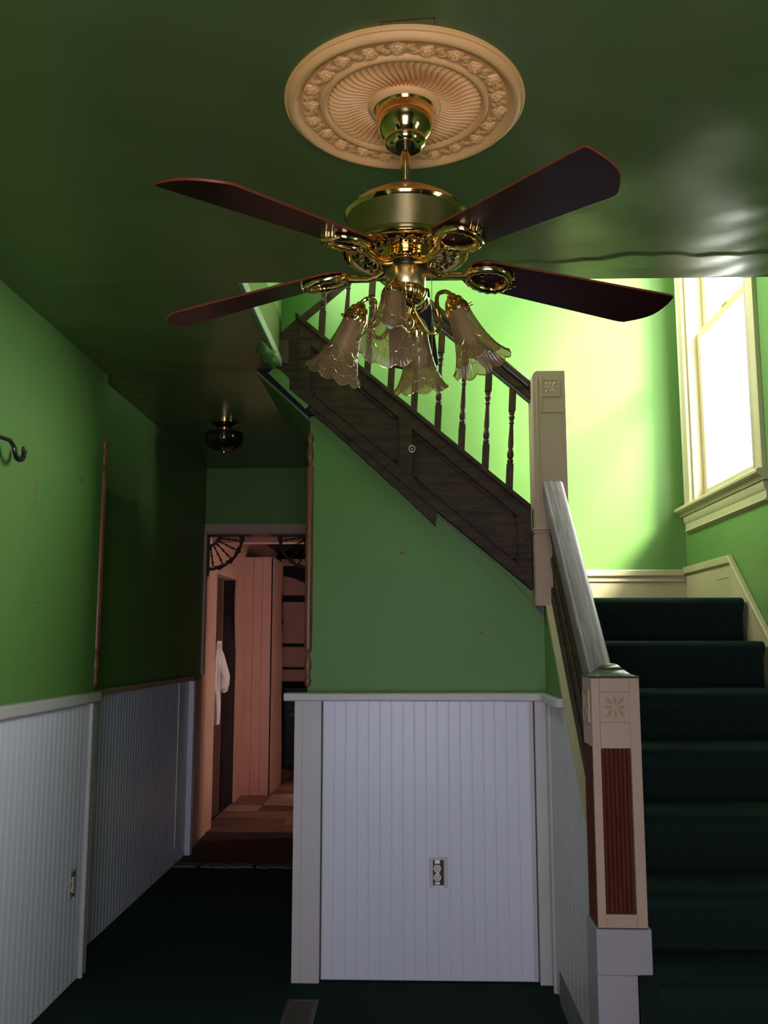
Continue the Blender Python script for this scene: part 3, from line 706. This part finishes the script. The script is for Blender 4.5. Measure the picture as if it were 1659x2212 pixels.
B(0.40, 1.506, 5.136, 5.1495, 1.646, 1.82).build('skirting_board', CREAM, bk, bevel=0.001)
B(0.40, 1.494, 5.122, 5.1495, 1.805, 1.842).build('cap_moulding', CREAM, bk, bevel=0.006)
B(0.40, 1.500, 5.128, 5.1365, 1.775, 1.790).build('bead_moulding', CREAM, bk, bevel=0.003)

# ------------------------------------------------------------------ stair window
wn = sroot('window_1', (1.52, 4.51, 2.18), 'tall bright sash window with cream casing on the stair wall')
CW = 0.105
def casing_y(y0, y1):
    return MB().prism([(1.5195, y0), (1.5195, y1), (1.500, y1), (1.497, y1-0.012), (1.505, y1-0.02), (1.505, y0+0.02), (1.497, y0+0.012), (1.500, y0)], 'z', WZ0, WZ1+0.1)
casing_y(WY1, WY1+CW).build('casing', CREAM, wn, bevel=0.001)
casing_y(WY0-CW, WY0).build('casing', CREAM, wn, bevel=0.001)
B(1.498, 1.5195, WY0-CW, WY1+CW, WZ1+0.1, WZ1+0.21).build('casing', CREAM, wn, bevel=0.003)
MB().prism([(1.64, WZ0-0.004), (1.462, WZ0-0.004), (1.455, WZ0-0.010), (1.455, WZ0-0.022), (1.464, WZ0-0.032), (1.478, WZ0-0.038), (1.486, WZ0-0.052), (1.5195, WZ0-0.055), (1.64, WZ0-0.03)], 'y', WY0-CW-0.05, WY1+CW+0.045).build('window_sill', CREAM, wn)
MB().prism([(1.5195, WZ0-0.055), (1.492, WZ0-0.055), (1.496, WZ0-0.085), (1.504, WZ0-0.095), (1.504, WZ0-0.125), (1.496, WZ0-0.135), (1.5195, WZ0-0.145)], 'y', WY0-CW-0.02, WY1+CW+0.01).build('apron', CREAM, wn)
MB().box(1.52, 1.66, WY1-0.02, WY1, WZ0, WZ1).box(1.52, 1.66, WY0, WY0+0.02, WZ0, WZ1).box(1.52, 1.66, WY0, WY1, WZ1-0.02, WZ1).build('jamb', CREAM, wn)
def sash(name, xc, z0, z1, bot, top):
    a, b = WY0+0.02, WY1-0.02; sw_ = 0.048
    m = MB().box(xc-0.017, xc+0.017, a, a+sw_, z0, z1).box(xc-0.017, xc+0.017, b-sw_, b, z0, z1).box(xc-0.017, xc+0.017, a+sw_, b-sw_, z0, z0+bot).box(xc-0.017, xc+0.017, a+sw_, b-sw_, z1-top, z1)
    s_ = m.build(name, CREAM, wn, bevel=0.003)
    B(xc-0.002, xc+0.002, a+sw_-0.005, b-sw_+0.005, z0+bot-0.005, z1-top+0.005).build('pane', PANEG, s_, org=ORG[wn.name])
ZM = 3.10
sash('lower_sash', 1.590, WZ0+0.0, ZM+0.03, 0.075, 0.045)
sash('upper_sash', 1.628, ZM-0.01, WZ1-0.02, 0.045, 0.06)
MB().box(1.568, 1.586, 4.46, 4.54, ZM+0.02, ZM+0.034).build('sash_lock', BRASSB, wn, bevel=0.003)

# ------------------------------------------------------------------ kitchen beyond the hall
struct(MB().box(-1.80, -1.65, 7.22, 7.52, 0, 2.6).box(-1.80, -1.65, 8.72, 11.6, 0, 2.6).box(-1.80, -1.65, 7.52, 8.72, 2.03, 2.6).build('wall_kitchen', PINK))
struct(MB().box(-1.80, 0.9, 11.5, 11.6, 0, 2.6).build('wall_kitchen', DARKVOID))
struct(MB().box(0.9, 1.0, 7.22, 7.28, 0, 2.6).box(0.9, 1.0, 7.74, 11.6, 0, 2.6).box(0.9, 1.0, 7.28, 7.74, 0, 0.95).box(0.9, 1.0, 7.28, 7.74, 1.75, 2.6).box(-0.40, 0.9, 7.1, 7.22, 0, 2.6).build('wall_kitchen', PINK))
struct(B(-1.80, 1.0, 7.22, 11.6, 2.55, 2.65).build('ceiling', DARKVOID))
B2 = sroot('trim', (-1.2, 7.3, 2.2), 'pink beam and lining over the kitchen doorway')
B(-1.65, -0.45, 7.30, 7.42, 2.235, 2.34).build('beam', PINK, B2, bevel=0.003)
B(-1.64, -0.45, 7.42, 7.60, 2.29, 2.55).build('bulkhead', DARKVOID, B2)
dr = sroot('door_1', (-1.2, 7.0, 0), 'kitchen doorway with taupe casing and pink jamb')
B(-1.695, -0.62, 6.982, 7.0, DZ, DZ+0.07).build('casing', TAUPE, dr, bevel=0.003)
B(-1.579, -1.555, 6.96, 7.0, 1.215, DZ).build('casing', TAUPE, dr, bevel=0.003)
B(-1.60, -1.585, 6.985, 7.30, 0, DZ).build('jamb', PINK, dr)
B(-1.66, -1.588, 7.24, 7.53, 0, 2.235).build('jamb', PINK, dr, bevel=0.004)
B(DX1-0.015, DX1, 6.985, 7.24, 0, DZ).build('jamb', PINK, dr)
B(-1.60, DX1, 6.985, 7.24, DZ-0.012, DZ).build('jamb', PINKDK, dr)
MB().box(-1.588, -1.5865, 7.42, 7.44, 1.30, 1.36).build('strike_plate', STEEL, dr)

# wooden closet door standing in the opening of the pink wall
cd = thing('closet_door', 'reddish brown plank door with dark hinges in the pink kitchen wall', 'door', (-1.66, 7.77, 0))
for i in range(3):
    B(-1.685, -1.651, 7.535+i*0.165, 7.535+i*0.165+0.162, 0.02, 2.0).build('plank', DOORW, cd, bevel=0.004)
for z in (0.45, 1.70): B(-1.650, -1.642, 7.55, 8.0, z-0.05, z+0.05).build('batten', DOORW, cd, bevel=0.003)
for z in (0.33, 1.78): B(-1.651, -1.638, 7.525, 7.60, z-0.055, z+0.055).build('hinge', IRON, cd, bevel=0.002)
B(-1.685, -1.640, 8.033, 8.055, 0.02, 2.0).build('edge_strip', BEADW, cd, bevel=0.002)
CLOSET = paint('dark_red_closet_paint', (0.045, 0.015, 0.010), (0.03, 0.010, 0.007), 0.8, 5, 0.1, 30)
cl = sroot('wall_closet', (-2.0, 8.2, 0), 'dark red closet behind the plank door')
MB().box(-2.5, -2.44, 7.4, 8.9, 0, 2.3).box(-2.5, -1.80, 8.80, 8.86, 0, 2.3).box(-2.5, -1.80, 7.38, 7.44, 0, 2.3).box(-2.5, -1.80, 7.4, 8.86, 2.25, 2.3).box(-2.5, -1.65, 7.4, 8.86, -0.05, 0.0).build('closet_lining', CLOSET, cl)
B(-1.80, -1.651, 8.712, 8.7195, 0, 2.03).build('closet_shade_board', CLOSET, cl)  # dark board paints the closet opening's shade over the pink jamb
B(-2.44, -1.82, 8.40, 8.79, 1.90, 1.93).build('shelf', BEADW, cl); B(-2.44, -1.82, 8.40, 8.79, 1.02, 1.05).build('shelf', BEADW, cl)
# shirt hanging beside the door
sh = thing('hanging_shirt', 'white shirt hanging limp on the closet door frame with one sleeve out', 'shirt', (-1.60, 7.60, 0.8))
def cloth_body(u, v):
    z = 1.46-0.67*v; w = 0.05+0.05*sin(pi*min(1, v*1.1))
    if 0.3 < v < 0.55: w *= 0.75
    a = 2*pi*u
    r = 1+0.22*sin(5*a+6*v)+0.12*sin(9*a-4*v)
    return (-1.602+0.032*r*cos(a), 7.63+w*r*sin(a)*0.9, z)
MB().grid(cloth_body, 36, 18, True).build('shirt_body', CLOTH, sh, sharp=180)
pts = [(-1.60, 7.60, 1.42), (-1.585, 7.66, 1.34), (-1.575, 7.73, 1.25), (-1.572, 7.80, 1.17), (-1.578, 7.80, 1.11), (-1.585, 7.76, 1.06)]
MB().tube(pts, [0.035, 0.042, 0.045, 0.052, 0.055, 0.05], 12).build('sleeve', CLOTH, sh, sharp=180)
MB().tube([(-1.582, 7.80, 1.155), (-1.586, 7.765, 1.055)], [0.060, 0.058], 14).build('cuff', CLOTH, sh)
MB().tube([(-1.648, 7.60, 1.475), (-1.61, 7.60, 1.47), (-1.60, 7.60, 1.49)], 0.006, 6).build('peg', IRON, sh)
# boxed column of pink boards
bc = thing('boxed_column', 'tall pink boarded column in the middle of the kitchen', 'column', (-1.53, 9.5, 0))
for i in range(3):
    x0 = -1.652+i*0.088
    B(x0+0.001, x0+0.087, 9.12, 9.145, 0.0, 2.29).build('board', PINK, bc, bevel=0.002)
def wav(z): return 0.012*sin(2.3*z+0.4)+0.006*sin(6.1*z)
pp = [(9.152, 2.29*i/24) for i in range(25)]; qq = [(9.86+5*wav(z), z) for _, z in pp]
MB().prism(pp+qq[::-1], 'x', -1.395, -1.372).build('board', PINK, bc)
B(-1.668, -1.376, 9.1455, 9.1475, 0, 2.285).build('backing', DARKVOID, bc)
B(-1.374, -1.3715, 9.40, 9.44, 0.75, 0.86).build('outlet_slot', BLACK, bc)
wp = sroot('trim', (-1.64, 8.9, 0), 'wavy pink casing beside the closet opening')
a = [(8.735+4.0*wav(z)-0.02, z) for z in [2.1*i/24 for i in range(25)]]; b = [(9.06+5.0*wav(z+0.3), z) for z in [2.1*i/24 for i in range(25)]]
MB().prism(a+b[::-1], 'x', -1.655, -1.636).build('casing', PINK, wp)
# cupboard and range at the kitchen end
cb = thing('kitchen_cupboard', 'dull pink wall cupboard with drawers above the black range', 'cupboard', (-1.15, 11.1, 0.98))
B(-1.55, -0.8, 11.06, 11.47, 0.98, 2.36).build('carcass', DARKVOID, cb)
B(-1.54, -0.8, 11.03, 11.058, 1.00, 1.135).build('drawer', PINKDK, cb, bevel=0.004)
B(-1.54, -0.8, 11.03, 11.058, 1.165, 1.40).build('drawer', PINKDK, cb, bevel=0.004)
d = B(-1.54, -0.8, 11.03, 11.058, 1.44, 1.93).build('door', PINKDK, cb, bevel=0.004)
B(-1.545, -1.525, 11.015, 11.03, 1.66, 1.72).build('handle', IRON, d, org=ORG[cb.name])
pts = [(-1.54, 2.01), (-0.8, 2.01), (-0.8, 2.12)]
for i in range(9): pts.append((-0.85-0.55*i/8, 2.16+0.05*(i/8)**2-0.055*sin(pi*i/8)))
pts.append((-1.54, 2.24))
MB().prism(pts, 'y', 11.03, 11.058).build('valance', PINKDK, cb)
B(-1.56, -0.8, 11.0, 11.06, 2.36, 2.44).build('top_moulding', PINK, cb, bevel=0.004)
kr = thing('kitchen_range', 'black range below the dull pink cupboard', 'range', (-1.15, 11.2, 0))
B(-1.50, -0.75, 10.98, 11.47, 0.02, 0.90).build('body', BLACK, kr, bevel=0.006)
B(-1.47, -0.78, 10.955, 10.978, 0.16, 0.66).build('oven_door', BLACK, kr, bevel=0.005)
MB().tube([(-1.42, 10.978, 0.62), (-1.42, 10.93, 0.62), (-0.85, 10.93, 0.62), (-0.85, 10.978, 0.62)], 0.008, 8).build('handle', STEEL, kr)
B(-1.50, -0.75, 10.97, 11.47, 0.90, 0.925).build('cooktop', BLACK, kr, bevel=0.004)

# fretwork brackets in the doorway corners
def fret(label, x0, s):
    t = thing('fretwork_bracket', label, 'bracket', (x0, 6.97, 1.96), 'fretwork brackets in the kitchen doorway')
    zt = 2.262; L = 0.30
    def P(a, r): return (x0+s*(0.012+r*cos(a)), 6.972, zt-0.012-r*sin(a))
    a0 = min(x0, x0+s*0.018); a1 = max(x0, x0+s*0.018)
    B(a0, a1, 6.962, 6.982, zt-L-0.02, zt).build('side_rail', BALW, t, bevel=0.002)
    a0 = min(x0, x0+s*(L+0.03)); a1 = max(x0, x0+s*(L+0.03))
    B(a0, a1, 6.962, 6.982, zt-0.018, zt).build('top_rail', BALW, t, bevel=0.002)
    MB().tube([P(pi/2*i/20, 0.245+0.012*abs(sin(i*1.3))) for i in range(21)], [0.014+0.004*sin(i*1.3) for i in range(21)], 8).build('outer_arc', BALW, t)
    MB().tube([P(pi/2*i/10, 0.075) for i in range(11)], 0.012, 8).build('inner_arc', BALW, t)
    for k in range(5):
        a = pi/2*(k+0.5)/5
        prf = [(0.08, 0.006), (0.095, 0.006), (0.102, 0.011), (0.11, 0.006), (0.145, 0.0055), (0.155, 0.011), (0.165, 0.0055), (0.195, 0.006), (0.205, 0.011), (0.213, 0.006), (0.24, 0.006)]
        MB().tube([P(a, r) for r, _ in prf], [w for _, w in prf], 8).build('spindle', BALW, t)
fret('dark fan shaped fretwork bracket in the left corner of the kitchen doorway', -1.554, 1)
fret('dark fan shaped fretwork bracket in the right corner of the kitchen doorway', DX1-0.016, -1)

# ------------------------------------------------------------------ hall ceiling lamp
hl = thing('flush_ceiling_lamp', 'small round brass and smoked glass lamp on the dark hall ceiling', 'ceiling light', (-1.14, 5.5, 2.78))
T = Matrix.Translation((-1.14, 5.5, 0))
MB().lathe([(0.0, 2.78), (0.085, 2.78), (0.085, 2.768), (0.060, 2.755), (0.045, 2.742), (0.045, 2.722), (0.0, 2.722)], 32, T).build('brass_base', BRASS, hl)
MB().lathe([(0.055, 2.722), (0.110, 2.712), (0.116, 2.690), (0.112, 2.650), (0.095, 2.625), (0.055, 2.608), (0.0, 2.602)], 36, T, close=False).build('glass_bowl', SMOKE, hl)
MB().lathe([(0.0, 2.604), (0.010, 2.600), (0.008, 2.590), (0.0, 2.585)], 12, T).build('finial', BRASS, hl)

# ------------------------------------------------------------------ ceiling medallion
MCX, MCY, MR = -0.013, 2.072, 0.288
md_ = thing('ceiling_medallion', 'large tan round plaster medallion with rose garland above the ceiling fan', 'medallion', (MCX, MCY, CEIL))
T = Matrix.Translation((MCX, MCY, CEIL))
def prof(pairs): return [(r*MR, -d) for r, d in pairs]
MB().lathe(prof([(1.0, -0.012), (1.0, 0.008), (0.996, 0.0105), (0.985, 0.0115), (0.980, 0.0105), (0.974, 0.0125), (0.970, 0.0165), (0.955, 0.0215), (0.935, 0.0235), (0.915, 0.0225), (0.90, 0.018), (0.885, 0.0155), (0.875, 0.0125), (0.86, 0.011), (0.85, -0.004)]), 96, T, close=False).build('outer_rim', MEDAL, md_, sharp=60)
MB().lathe(prof([(0.86, 0.011), (0.70, 0.010)]), 96, T, close=False).build('garland_band', MEDAL, md_)
MB().lathe(prof([(0.71, 0.005), (0.71, 0.012), (0.695, 0.018), (0.675, 0.020), (0.655, 0.018), (0.64, 0.012), (0.63, 0.005)]), 96, T, close=False).build('inner_rim', MEDAL, md_, sharp=60)
def flute(u, v):
    r = MR*(0.26+0.39*v); a = 2*pi*u+0.05*sin(2*pi*v)
    ph = 64*u; tri = abs((ph % 1)-0.5)*2
    env = sin(pi*min(1, max(0, v)))**0.5
    d = 0.005+0.004*v+0.0115*env*(1-tri**1.2)
    return (MCX+r*cos(a), MCY+r*sin(a), CEIL-d)
MB().grid(flute, 64*6, 14, True).build('fluted_disc', MEDAL, md_, sharp=24)
MB().lathe(prof([(0.31, 0.003), (0.305, 0.014), (0.285, 0.021), (0.26, 0.024), (0.245, 0.020), (0.24, 0.010), (0.0, 0.010)]), 64, T, close=False).build('centre_ring', MEDAL, md_, sharp=60)
def rose(u, v):
    a = 2*pi*u; r = 0.0200*v
    d = 0.0125*sqrt(max(0, 1-v*v*0.9))*(0.88+0.12*cos(5*a+7*v))+0.0022*cos(19*v-2*a)*(1-v*0.4)*min(1, 3*v)
    return (r*(1+0.10*cos(5*a+2))*cos(a), r*(1+0.10*cos(5*a+2))*sin(a), -max(d, 0.0))
rp = MB().grid(rose, 30, 14, True).build('rose', MEDAL, md_, org=(0, 0, 0), sharp=60)
def leaf(u, v):
    s_ = u*2-1; w = 0.0085*sin(pi*min(0.97, v+0.03)); 
    return (0.030*v-0.004, s_*w+0.003*sin(3*v), -(0.004+0.0045*(1-abs(s_))*sin(pi*v)+0.0015*abs(sin(9*v))*abs(s_)))
lp = MB().grid(leaf, 6, 8).build('leaf', MEDAL, md_, org=(0, 0, 0), sharp=60)
NR = 22
for k in range(NR):
    a = 2*pi*(k+0.3)/NR; o = rp if k == 0 else rp.copy()
    if k: C.objects.link(o)
    rr = MR*(0.785+0.012*(-1)**k); o.location = (rr*cos(a), rr*sin(a), -0.0095); o.rotation_euler = (0, 0, a*2.7)
    for q in range(4):
        o = lp if (k == 0 and q == 0) else lp.copy()
        if k or q: C.objects.link(o)
        aa = 2*pi*(k+0.8)/NR+(q-1.5)*0.018; r2 = MR*(0.785+(0.035, -0.045, 0.050, -0.030)[q])
        o.location = (r2*cos(aa), r2*sin(aa), -0.0095); o.rotation_euler = (0, 0, aa+pi/2+(0.7, -0.6, 2.3, 3.7)[q])
# pencil outline of an old cover plate on the ceiling beside the medallion
pc = sroot('trim', (0.02, 1.76, CEIL), 'thin pencil outline on the ceiling beside the medallion')
m = MB()
def pl(x0, y0, x1, y1, n=8):
    for i in range(n):
        a, b = i/n, (i+1)/n
        xa, ya, xb, yb = x0+(x1-x0)*a, y0+(y1-y0)*a, x0+(x1-x0)*b, y0+(y1-y0)*b
        dx, dy = (0, 0.0013) if x0 != x1 else (0.0013, 0)
        za, zb = CEIL+wavy(xa, ya)-0.0012, CEIL+wavy(xb, yb)-0.0012
        v = [(xa, ya, za), (xb, yb, zb), (xb+dx, yb+dy, zb), (xa+dx, ya+dy, za)]
        v += [(p[0], p[1], p[2]+0.002) for p in v]
        m.add(v, [(0,1,2,3), (4,5,6,7), (0,1,5,4), (1,2,6,5), (2,3,7,6), (3,0,4,7)])
pl(-0.060, 1.775, 0.052, 1.765); pl(0.052, 1.765, 0.052, 1.79); pl(-0.060, 1.775, -0.060, 1.79)
m.build('pencil_line', IRON, pc)

# ------------------------------------------------------------------ ceiling fan
FX, FY = -0.011, 2.066
fan = thing('ceiling_fan', 'brass ceiling fan with five dark mahogany blades and four glass lamps', 'ceiling fan', (FX, FY, 2.70))
T = Matrix.Translation((FX, FY, 0))
MB().lathe([(0.0, 2.716), (0.070, 2.716), (0.072, 2.706), (0.069, 2.700), (0.070, 2.694), (0.069, 2.676), (0.064, 2.655), (0.056, 2.640), (0.049, 2.632), (0.050, 2.626), (0.046, 2.616), (0.038, 2.610), (0.024, 2.612), (0.0, 2.612)], 48, T).build('canopy', BRASS, fan)
MB().lathe([(0.0, 2.613), (0.023, 2.613), (0.022, 2.606), (0.0, 2.606)], 24, T).build('hanger_ball', BLACK, fan)
MB().lathe([(0.0, 2.61), (0.0112, 2.61), (0.0112, 2.49), (0.0, 2.49)], 24, T).build('downrod', BRASS, fan)
MB().lathe([(0.0, 2.525), (0.018, 2.522), (0.024, 2.512), (0.029, 2.496), (0.034, 2.488), (0.0, 2.485)], 32, T).build('rod_coupling', BEADW, fan)
MB().lathe([(0.0, 2.490), (0.05, 2.487), (0.095, 2.475), (0.122, 2.458), (0.136, 2.444), (0.0, 2.444)], 64, T).build('motor_cap', BRASSB, fan)
MB().lathe([(0.136, 2.446), (0.142, 2.441), (0.145, 2.434), (0.142, 2.428), (0.1395, 2.425)], 64, T, close=False).build('upper_ring', BRASS, fan)
MB().lathe([(0.1395, 2.426), (0.1405, 2.356)], 64, T, close=False).build('motor_band', BRASSB, fan)
MB().lathe([(0.1405, 2.357), (0.146, 2.354), (0.148, 2.347), (0.146, 2.340), (0.139, 2.337), (0.130, 2.3385), (0.125, 2.340)], 64, T, close=False).build('lower_ring', BRASS, fan)
def under(r, z, a, k):
    if k in (2, 3): z -= 0.0035*(0.5+0.5*cos(20*a))
    if k in (5, 6): z -= 0.003*(0.5+0.5*cos(30*a+1))
    return r, z
MB().lathe([(0.126, 2.340), (0.121, 2.338), (0.115, 2.337), (0.109, 2.337), (0.104, 2.339), (0.096, 2.337), (0.088, 2.337), (0.080, 2.338), (0.068, 2.336), (0.062, 2.333), (0.0, 2.333)], 180, T, close=False, rfun=under).build('motor_underside', BRASS, fan, sharp=60)
m = MB()
for k in range(30):
    a = 2*pi*k/30
    for r in (0.092, 0.113):
        c = T @ Matrix.Rotation(a+(0.1 if r > 0.1 else 0), 4, 'Z') @ Matrix.Translation((r, 0, 2.3335))
        m.lathe([(0.0, 0.0), (0.0046, 0.0), (0.0040, -0.0022), (0.0, -0.0026)], 8, c)
m.build('vent_slots', BLACK, fan)
MB().lathe([(0.0, 2.335), (0.060, 2.335), (0.064, 2.328), (0.064, 2.316), (0.056, 2.311), (0.0, 2.311)], 48, T).build('flywheel', BRASS, fan)
MB().lathe([(0.0, 2.312), (0.054, 2.312), (0.054, 2.304), (0.0, 2.304)], 48, T).build('gasket', BLACK, fan)
MB().lathe([(0.0, 2.305), (0.045, 2.305), (0.047, 2.300), (0.0465, 2.262), (0.044, 2.258)], 48, T, close=False).build('switch_housing', BRASSB, fan)
def flt(r, z, a, k):
    if 1 < k < 6: r *= 1+0.05*abs(sin(9*a))
    return r, z
MB().lathe([(0.044, 2.259), (0.047, 2.256), (0.049, 2.250), (0.047, 2.240), (0.040, 2.229), (0.030, 2.222), (0.022, 2.219), (0.018, 2.212), (0.0, 2.210)], 108, T, close=False, rfun=flt).build('fluted_bowl', BRASS, fan, sharp=70)
MB().lathe([(0.0, 2.215), (0.013, 2.212), (0.010, 2.200), (0.017, 2.190), (0.020, 2.178), (0.017, 2.166), (0.008, 2.158), (0.006, 2.152), (0.0, 2.150)], 24, T).build('ball_finial', BRASS, fan)

# blades: one mesh, five copies
PITCH = radians(-11); DROOP = radians(6.0)
def blade_outline():
    R, rt = 0.665, 0.155
    w0, w1 = 0.053, 0.073
    pts = [(rt, -w0*0.62), (rt+0.022, -w0)]
    for i in range(7): t = i/6; pts.append((rt+0.022+(R-0.014-rt-0.022)*t, -(w0+(w1-w0)*t)))
    a0 = (R-0.003, -w1+0.004); a1 = (R-0.062, w1-0.002)
    pts.append(a0)
    for i in range(1, 10):
        t = i/10; bx_ = a0[0]+(a1[0]-a0[0])*t; by = a0[1]+(a1[1]-a0[1])*t
        pts.append((bx_+0.024*sin(pi*t), by+0.010*sin(pi*t)))
    pts.append(a1); pts.append((R-0.075, w1))
    for i in range(6, -1, -1): t = i/6; pts.append((rt+0.022+(R-0.09-rt-0.022)*t, (w0+(w1-w0)*t)))
    pts.append((rt, w0*0.62))
    return pts
mb = MB().prism(blade_outline(), 'z', -0.003, 0.003, 0, 1)
def blade_tf(ang):
    return Matrix.Translation((0, 0, 2.334-2.70)) @ Matrix.Rotation(ang, 4, 'Z') @ Matrix.Rotation(DROOP, 4, 'Y') @ Matrix.Rotation(PITCH, 4, 'X') @ Matrix.Translation((0, 0, 0.0))
bl0 = mb.build('blade', [BLADE, BLADEE], fan, org=(0, 0, 0), bevel=0.0012)
# blade iron in the same local frame: arm, rope-twist loop and screws
iron = MB(); pts = []
for i in range(36):
    a = 2*pi*i/36; rr = 1.0
    x = 0.204+0.052*cos(a); y = 0.040*sin(a)*(1+0.22*cos(a))
    pts.append((x, y, -0.0095))
iron.tube(pts, [0.0098+0.0026*(i % 2) for i in range(36)], 8, True)
arm = MB().tube([(0.052, 0, -0.016), (0.075, 0, -0.024), (0.10, 0, -0.026), (0.13, 0, -0.018), (0.154, 0, -0.010)], [0.011, 0.009, 0.008, 0.009, 0.011], 10)
iron.add(arm.v, arm.f)
for (x, y) in ((0.266, 0.012), (0.266, -0.012), (0.272, 0)):
    iron.lathe([(0.0, 0.0), (0.008, 0), (0.007, -0.010), (0.0, -0.013)], 10, Matrix.Translation((x, y, -0.003)))
ir0 = iron.build('blade_iron', BRASS, bl0, org=(0, 0, 0), sharp=50)
sc0 = MB()
for (x, y) in ((0.19, 0.0), (0.235, 0.018), (0.235, -0.018)):
    sc0.lathe([(0.0, 0), (0.005, 0), (0.004, -0.003), (0.0, -0.0035)], 8, Matrix.Translation((x, y, -0.003)))
sc0 = sc0.build('screws', BRASS, bl0, org=(0, 0, 0))
for k in range(5):
    ang = radians(16+72*k)
    if k == 0: b = bl0
    else:
        b = bl0.copy(); C.objects.link(b)
        for ch_ in (ir0, sc0):
            c_ = ch_.copy(); C.objects.link(c_); c_.parent = b
    b.matrix_local = blade_tf(ang)

# lamp arms with glass shades
def shade_pt(u, v, t=0.0):
    a = 2*pi*u
    r = 0.027+0.010*v+0.027*v**2.2 + (0.004*(v > 0.92))*(v-0.92)/0.08
    rib = 0.0
    if v > 0.62: rib = 0.0013*cos(48*a)*min(1, (v-0.62)*6)
    r += rib+0.0016*sin(10*a)*max(0, v-0.4)
    z = -0.147*v
    if v > 0.75: z += 0.010*(1-abs(sin(5*a)))*(v-0.75)/0.25
    return ((r-t)*cos(a), (r-t)*sin(a), z)
sg = MB(); sg.grid(lambda u, v: shade_pt(u, v), 240, 16, True)
def rimz(i):
    p = shade_pt(i/180, 1.0); return Vector(p)
socket = MB().lathe([(0.0, 0.036), (0.010, 0.036), (0.012, 0.030), (0.020, 0.024), (0.024, 0.012), (0.0275, 0.004), (0.029, -0.006), (0.0285, -0.012), (0.026, -0.012), (0.024, 0.0), (0.0, 0.0)], 28)
for k in range(3):
    a = 2*pi*k/3
    socket.lathe([(0.0, 0), (0.004, 0), (0.004, 0.010), (0.0, 0.011)], 8, Matrix.Rotation(a, 4, 'Z') @ Matrix.Translation((0.027, 0, -0.004)) @ Matrix.Rotation(pi/2, 4, 'Y'))
bulb = MB().lathe([(0.0, 0.0), (0.012, 0.0), (0.012, -0.026), (0.015, -0.033), (0.0200, -0.046), (0.0212, -0.056), (0.0195, -0.067), (0.0145, -0.079), (0.0085, -0.088), (0.003, -0.094), (0.0, -0.095)], 24)
holder = MB().lathe([(0.0, 0.002), (0.0155, 0.002), (0.0155, -0.020), (0.0, -0.020)], 16)
base = None
def put(o, mat): o.matrix_local = mat
proto = {}
for k, az in enumerate((258, 348, 78, 168)):
    A = radians(az); tilt = radians(22.5)
    out = Vector((cos(A), sin(A), 0)); side = Vector((-sin(A), cos(A), 0))
    sock = Vector((0.120*cos(A), 0.120*sin(A), 2.200-2.70))
    # S-shaped arm sweeping out low, up and over into the socket
    c = [(0.020, 2.206), (0.034, 2.178), (0.052, 2.150), (0.068, 2.146), (0.080, 2.160), (0.080, 2.185), (0.074, 2.212), (0.074, 2.234), (0.084, 2.243), (0.098, 2.242), (0.110, 2.230), (0.117, 2.212)]
    pts = []
    n = len(c)
    for i in range(n-1):                          # Catmull-Rom
        p0, p1, p2, p3 = c[max(i-1, 0)], c[i], c[i+1], c[min(i+2, n-1)]
        for q in range(4):
            t = q/4
            def cr_(j): return 0.5*((2*p1[j])+(-p0[j]+p2[j])*t+(2*p0[j]-5*p1[j]+4*p2[j]-p3[j])*t*t+(-p0[j]+3*p1[j]-3*p2[j]+p3[j])*t**3)
            r, z = cr_(0), cr_(1); pts.append((FX+r*cos(A), FY+r*sin(A), z))
    arm = MB().tube(pts, 0.0052, 10).build('lamp_arm', BRASS, fan)
    M_ = Matrix.Translation(sock) @ Matrix.Rotation(A, 4, 'Z') @ Matrix.Rotation(-tilt, 4, 'Y')
    for nm, mbx, mt in (('socket_cup', socket, BRASS), ('lamp_shade', sg, SHADEG), ('light_bulb', bulb, BULB), ('bulb_socket', holder, BULB)):
        if nm not in proto:
            o = mbx.build(nm, mt, arm, org=(0, 0, 0), sharp=60); proto[nm] = o
        else:
            o = proto[nm].copy(); C.objects.link(o); o.parent = arm
        off = Matrix.Translation((0, 0, -0.004 if nm != 'socket_cup' else 0))
        o.matrix_local = M_ @ off
    rim = MB().tube([rimz(i) for i in range(0, 180, 2)], 0.0013, 5, True)
    for vv, ph in ((0.80, pi/10), (0.64, 0.0)):
        pts = []
        for i in range(120):
            a_ = 2*pi*i/120; v2 = vv-0.075*(1-abs(sin(5*a_+ph*5)))
            p = Vector(shade_pt(i/120, v2)); pts.append(p)
        rim.tube(pts, 0.0008, 5, True)
    if 'rim' not in proto: o = rim.build('shade_rim', BRASSB, arm, org=(0, 0, 0)); proto['rim'] = o
    else: o = proto['rim'].copy(); C.objects.link(o); o.parent = arm
    o.matrix_local = M_ @ Matrix.Translation((0, 0, -0.004))
# pull chain
pcx = 0.049
chain = MB()
for i in range(62):
    chain.lathe([(0.0, 0.0016), (0.0016, 0.0), (0.0, -0.0016)], 6, Matrix.Translation((pcx, FY-0.02, 2.285-0.0042*i)))
chain.tube([(pcx, FY-0.02, 2.287), (pcx, FY-0.02, 2.025)], 0.0006, 5)
chain.tube([(pcx-0.016, FY-0.01, 2.287), (pcx, FY-0.02, 2.287)], 0.004, 8)
chain.build('pull_chain', BRASSB, fan)
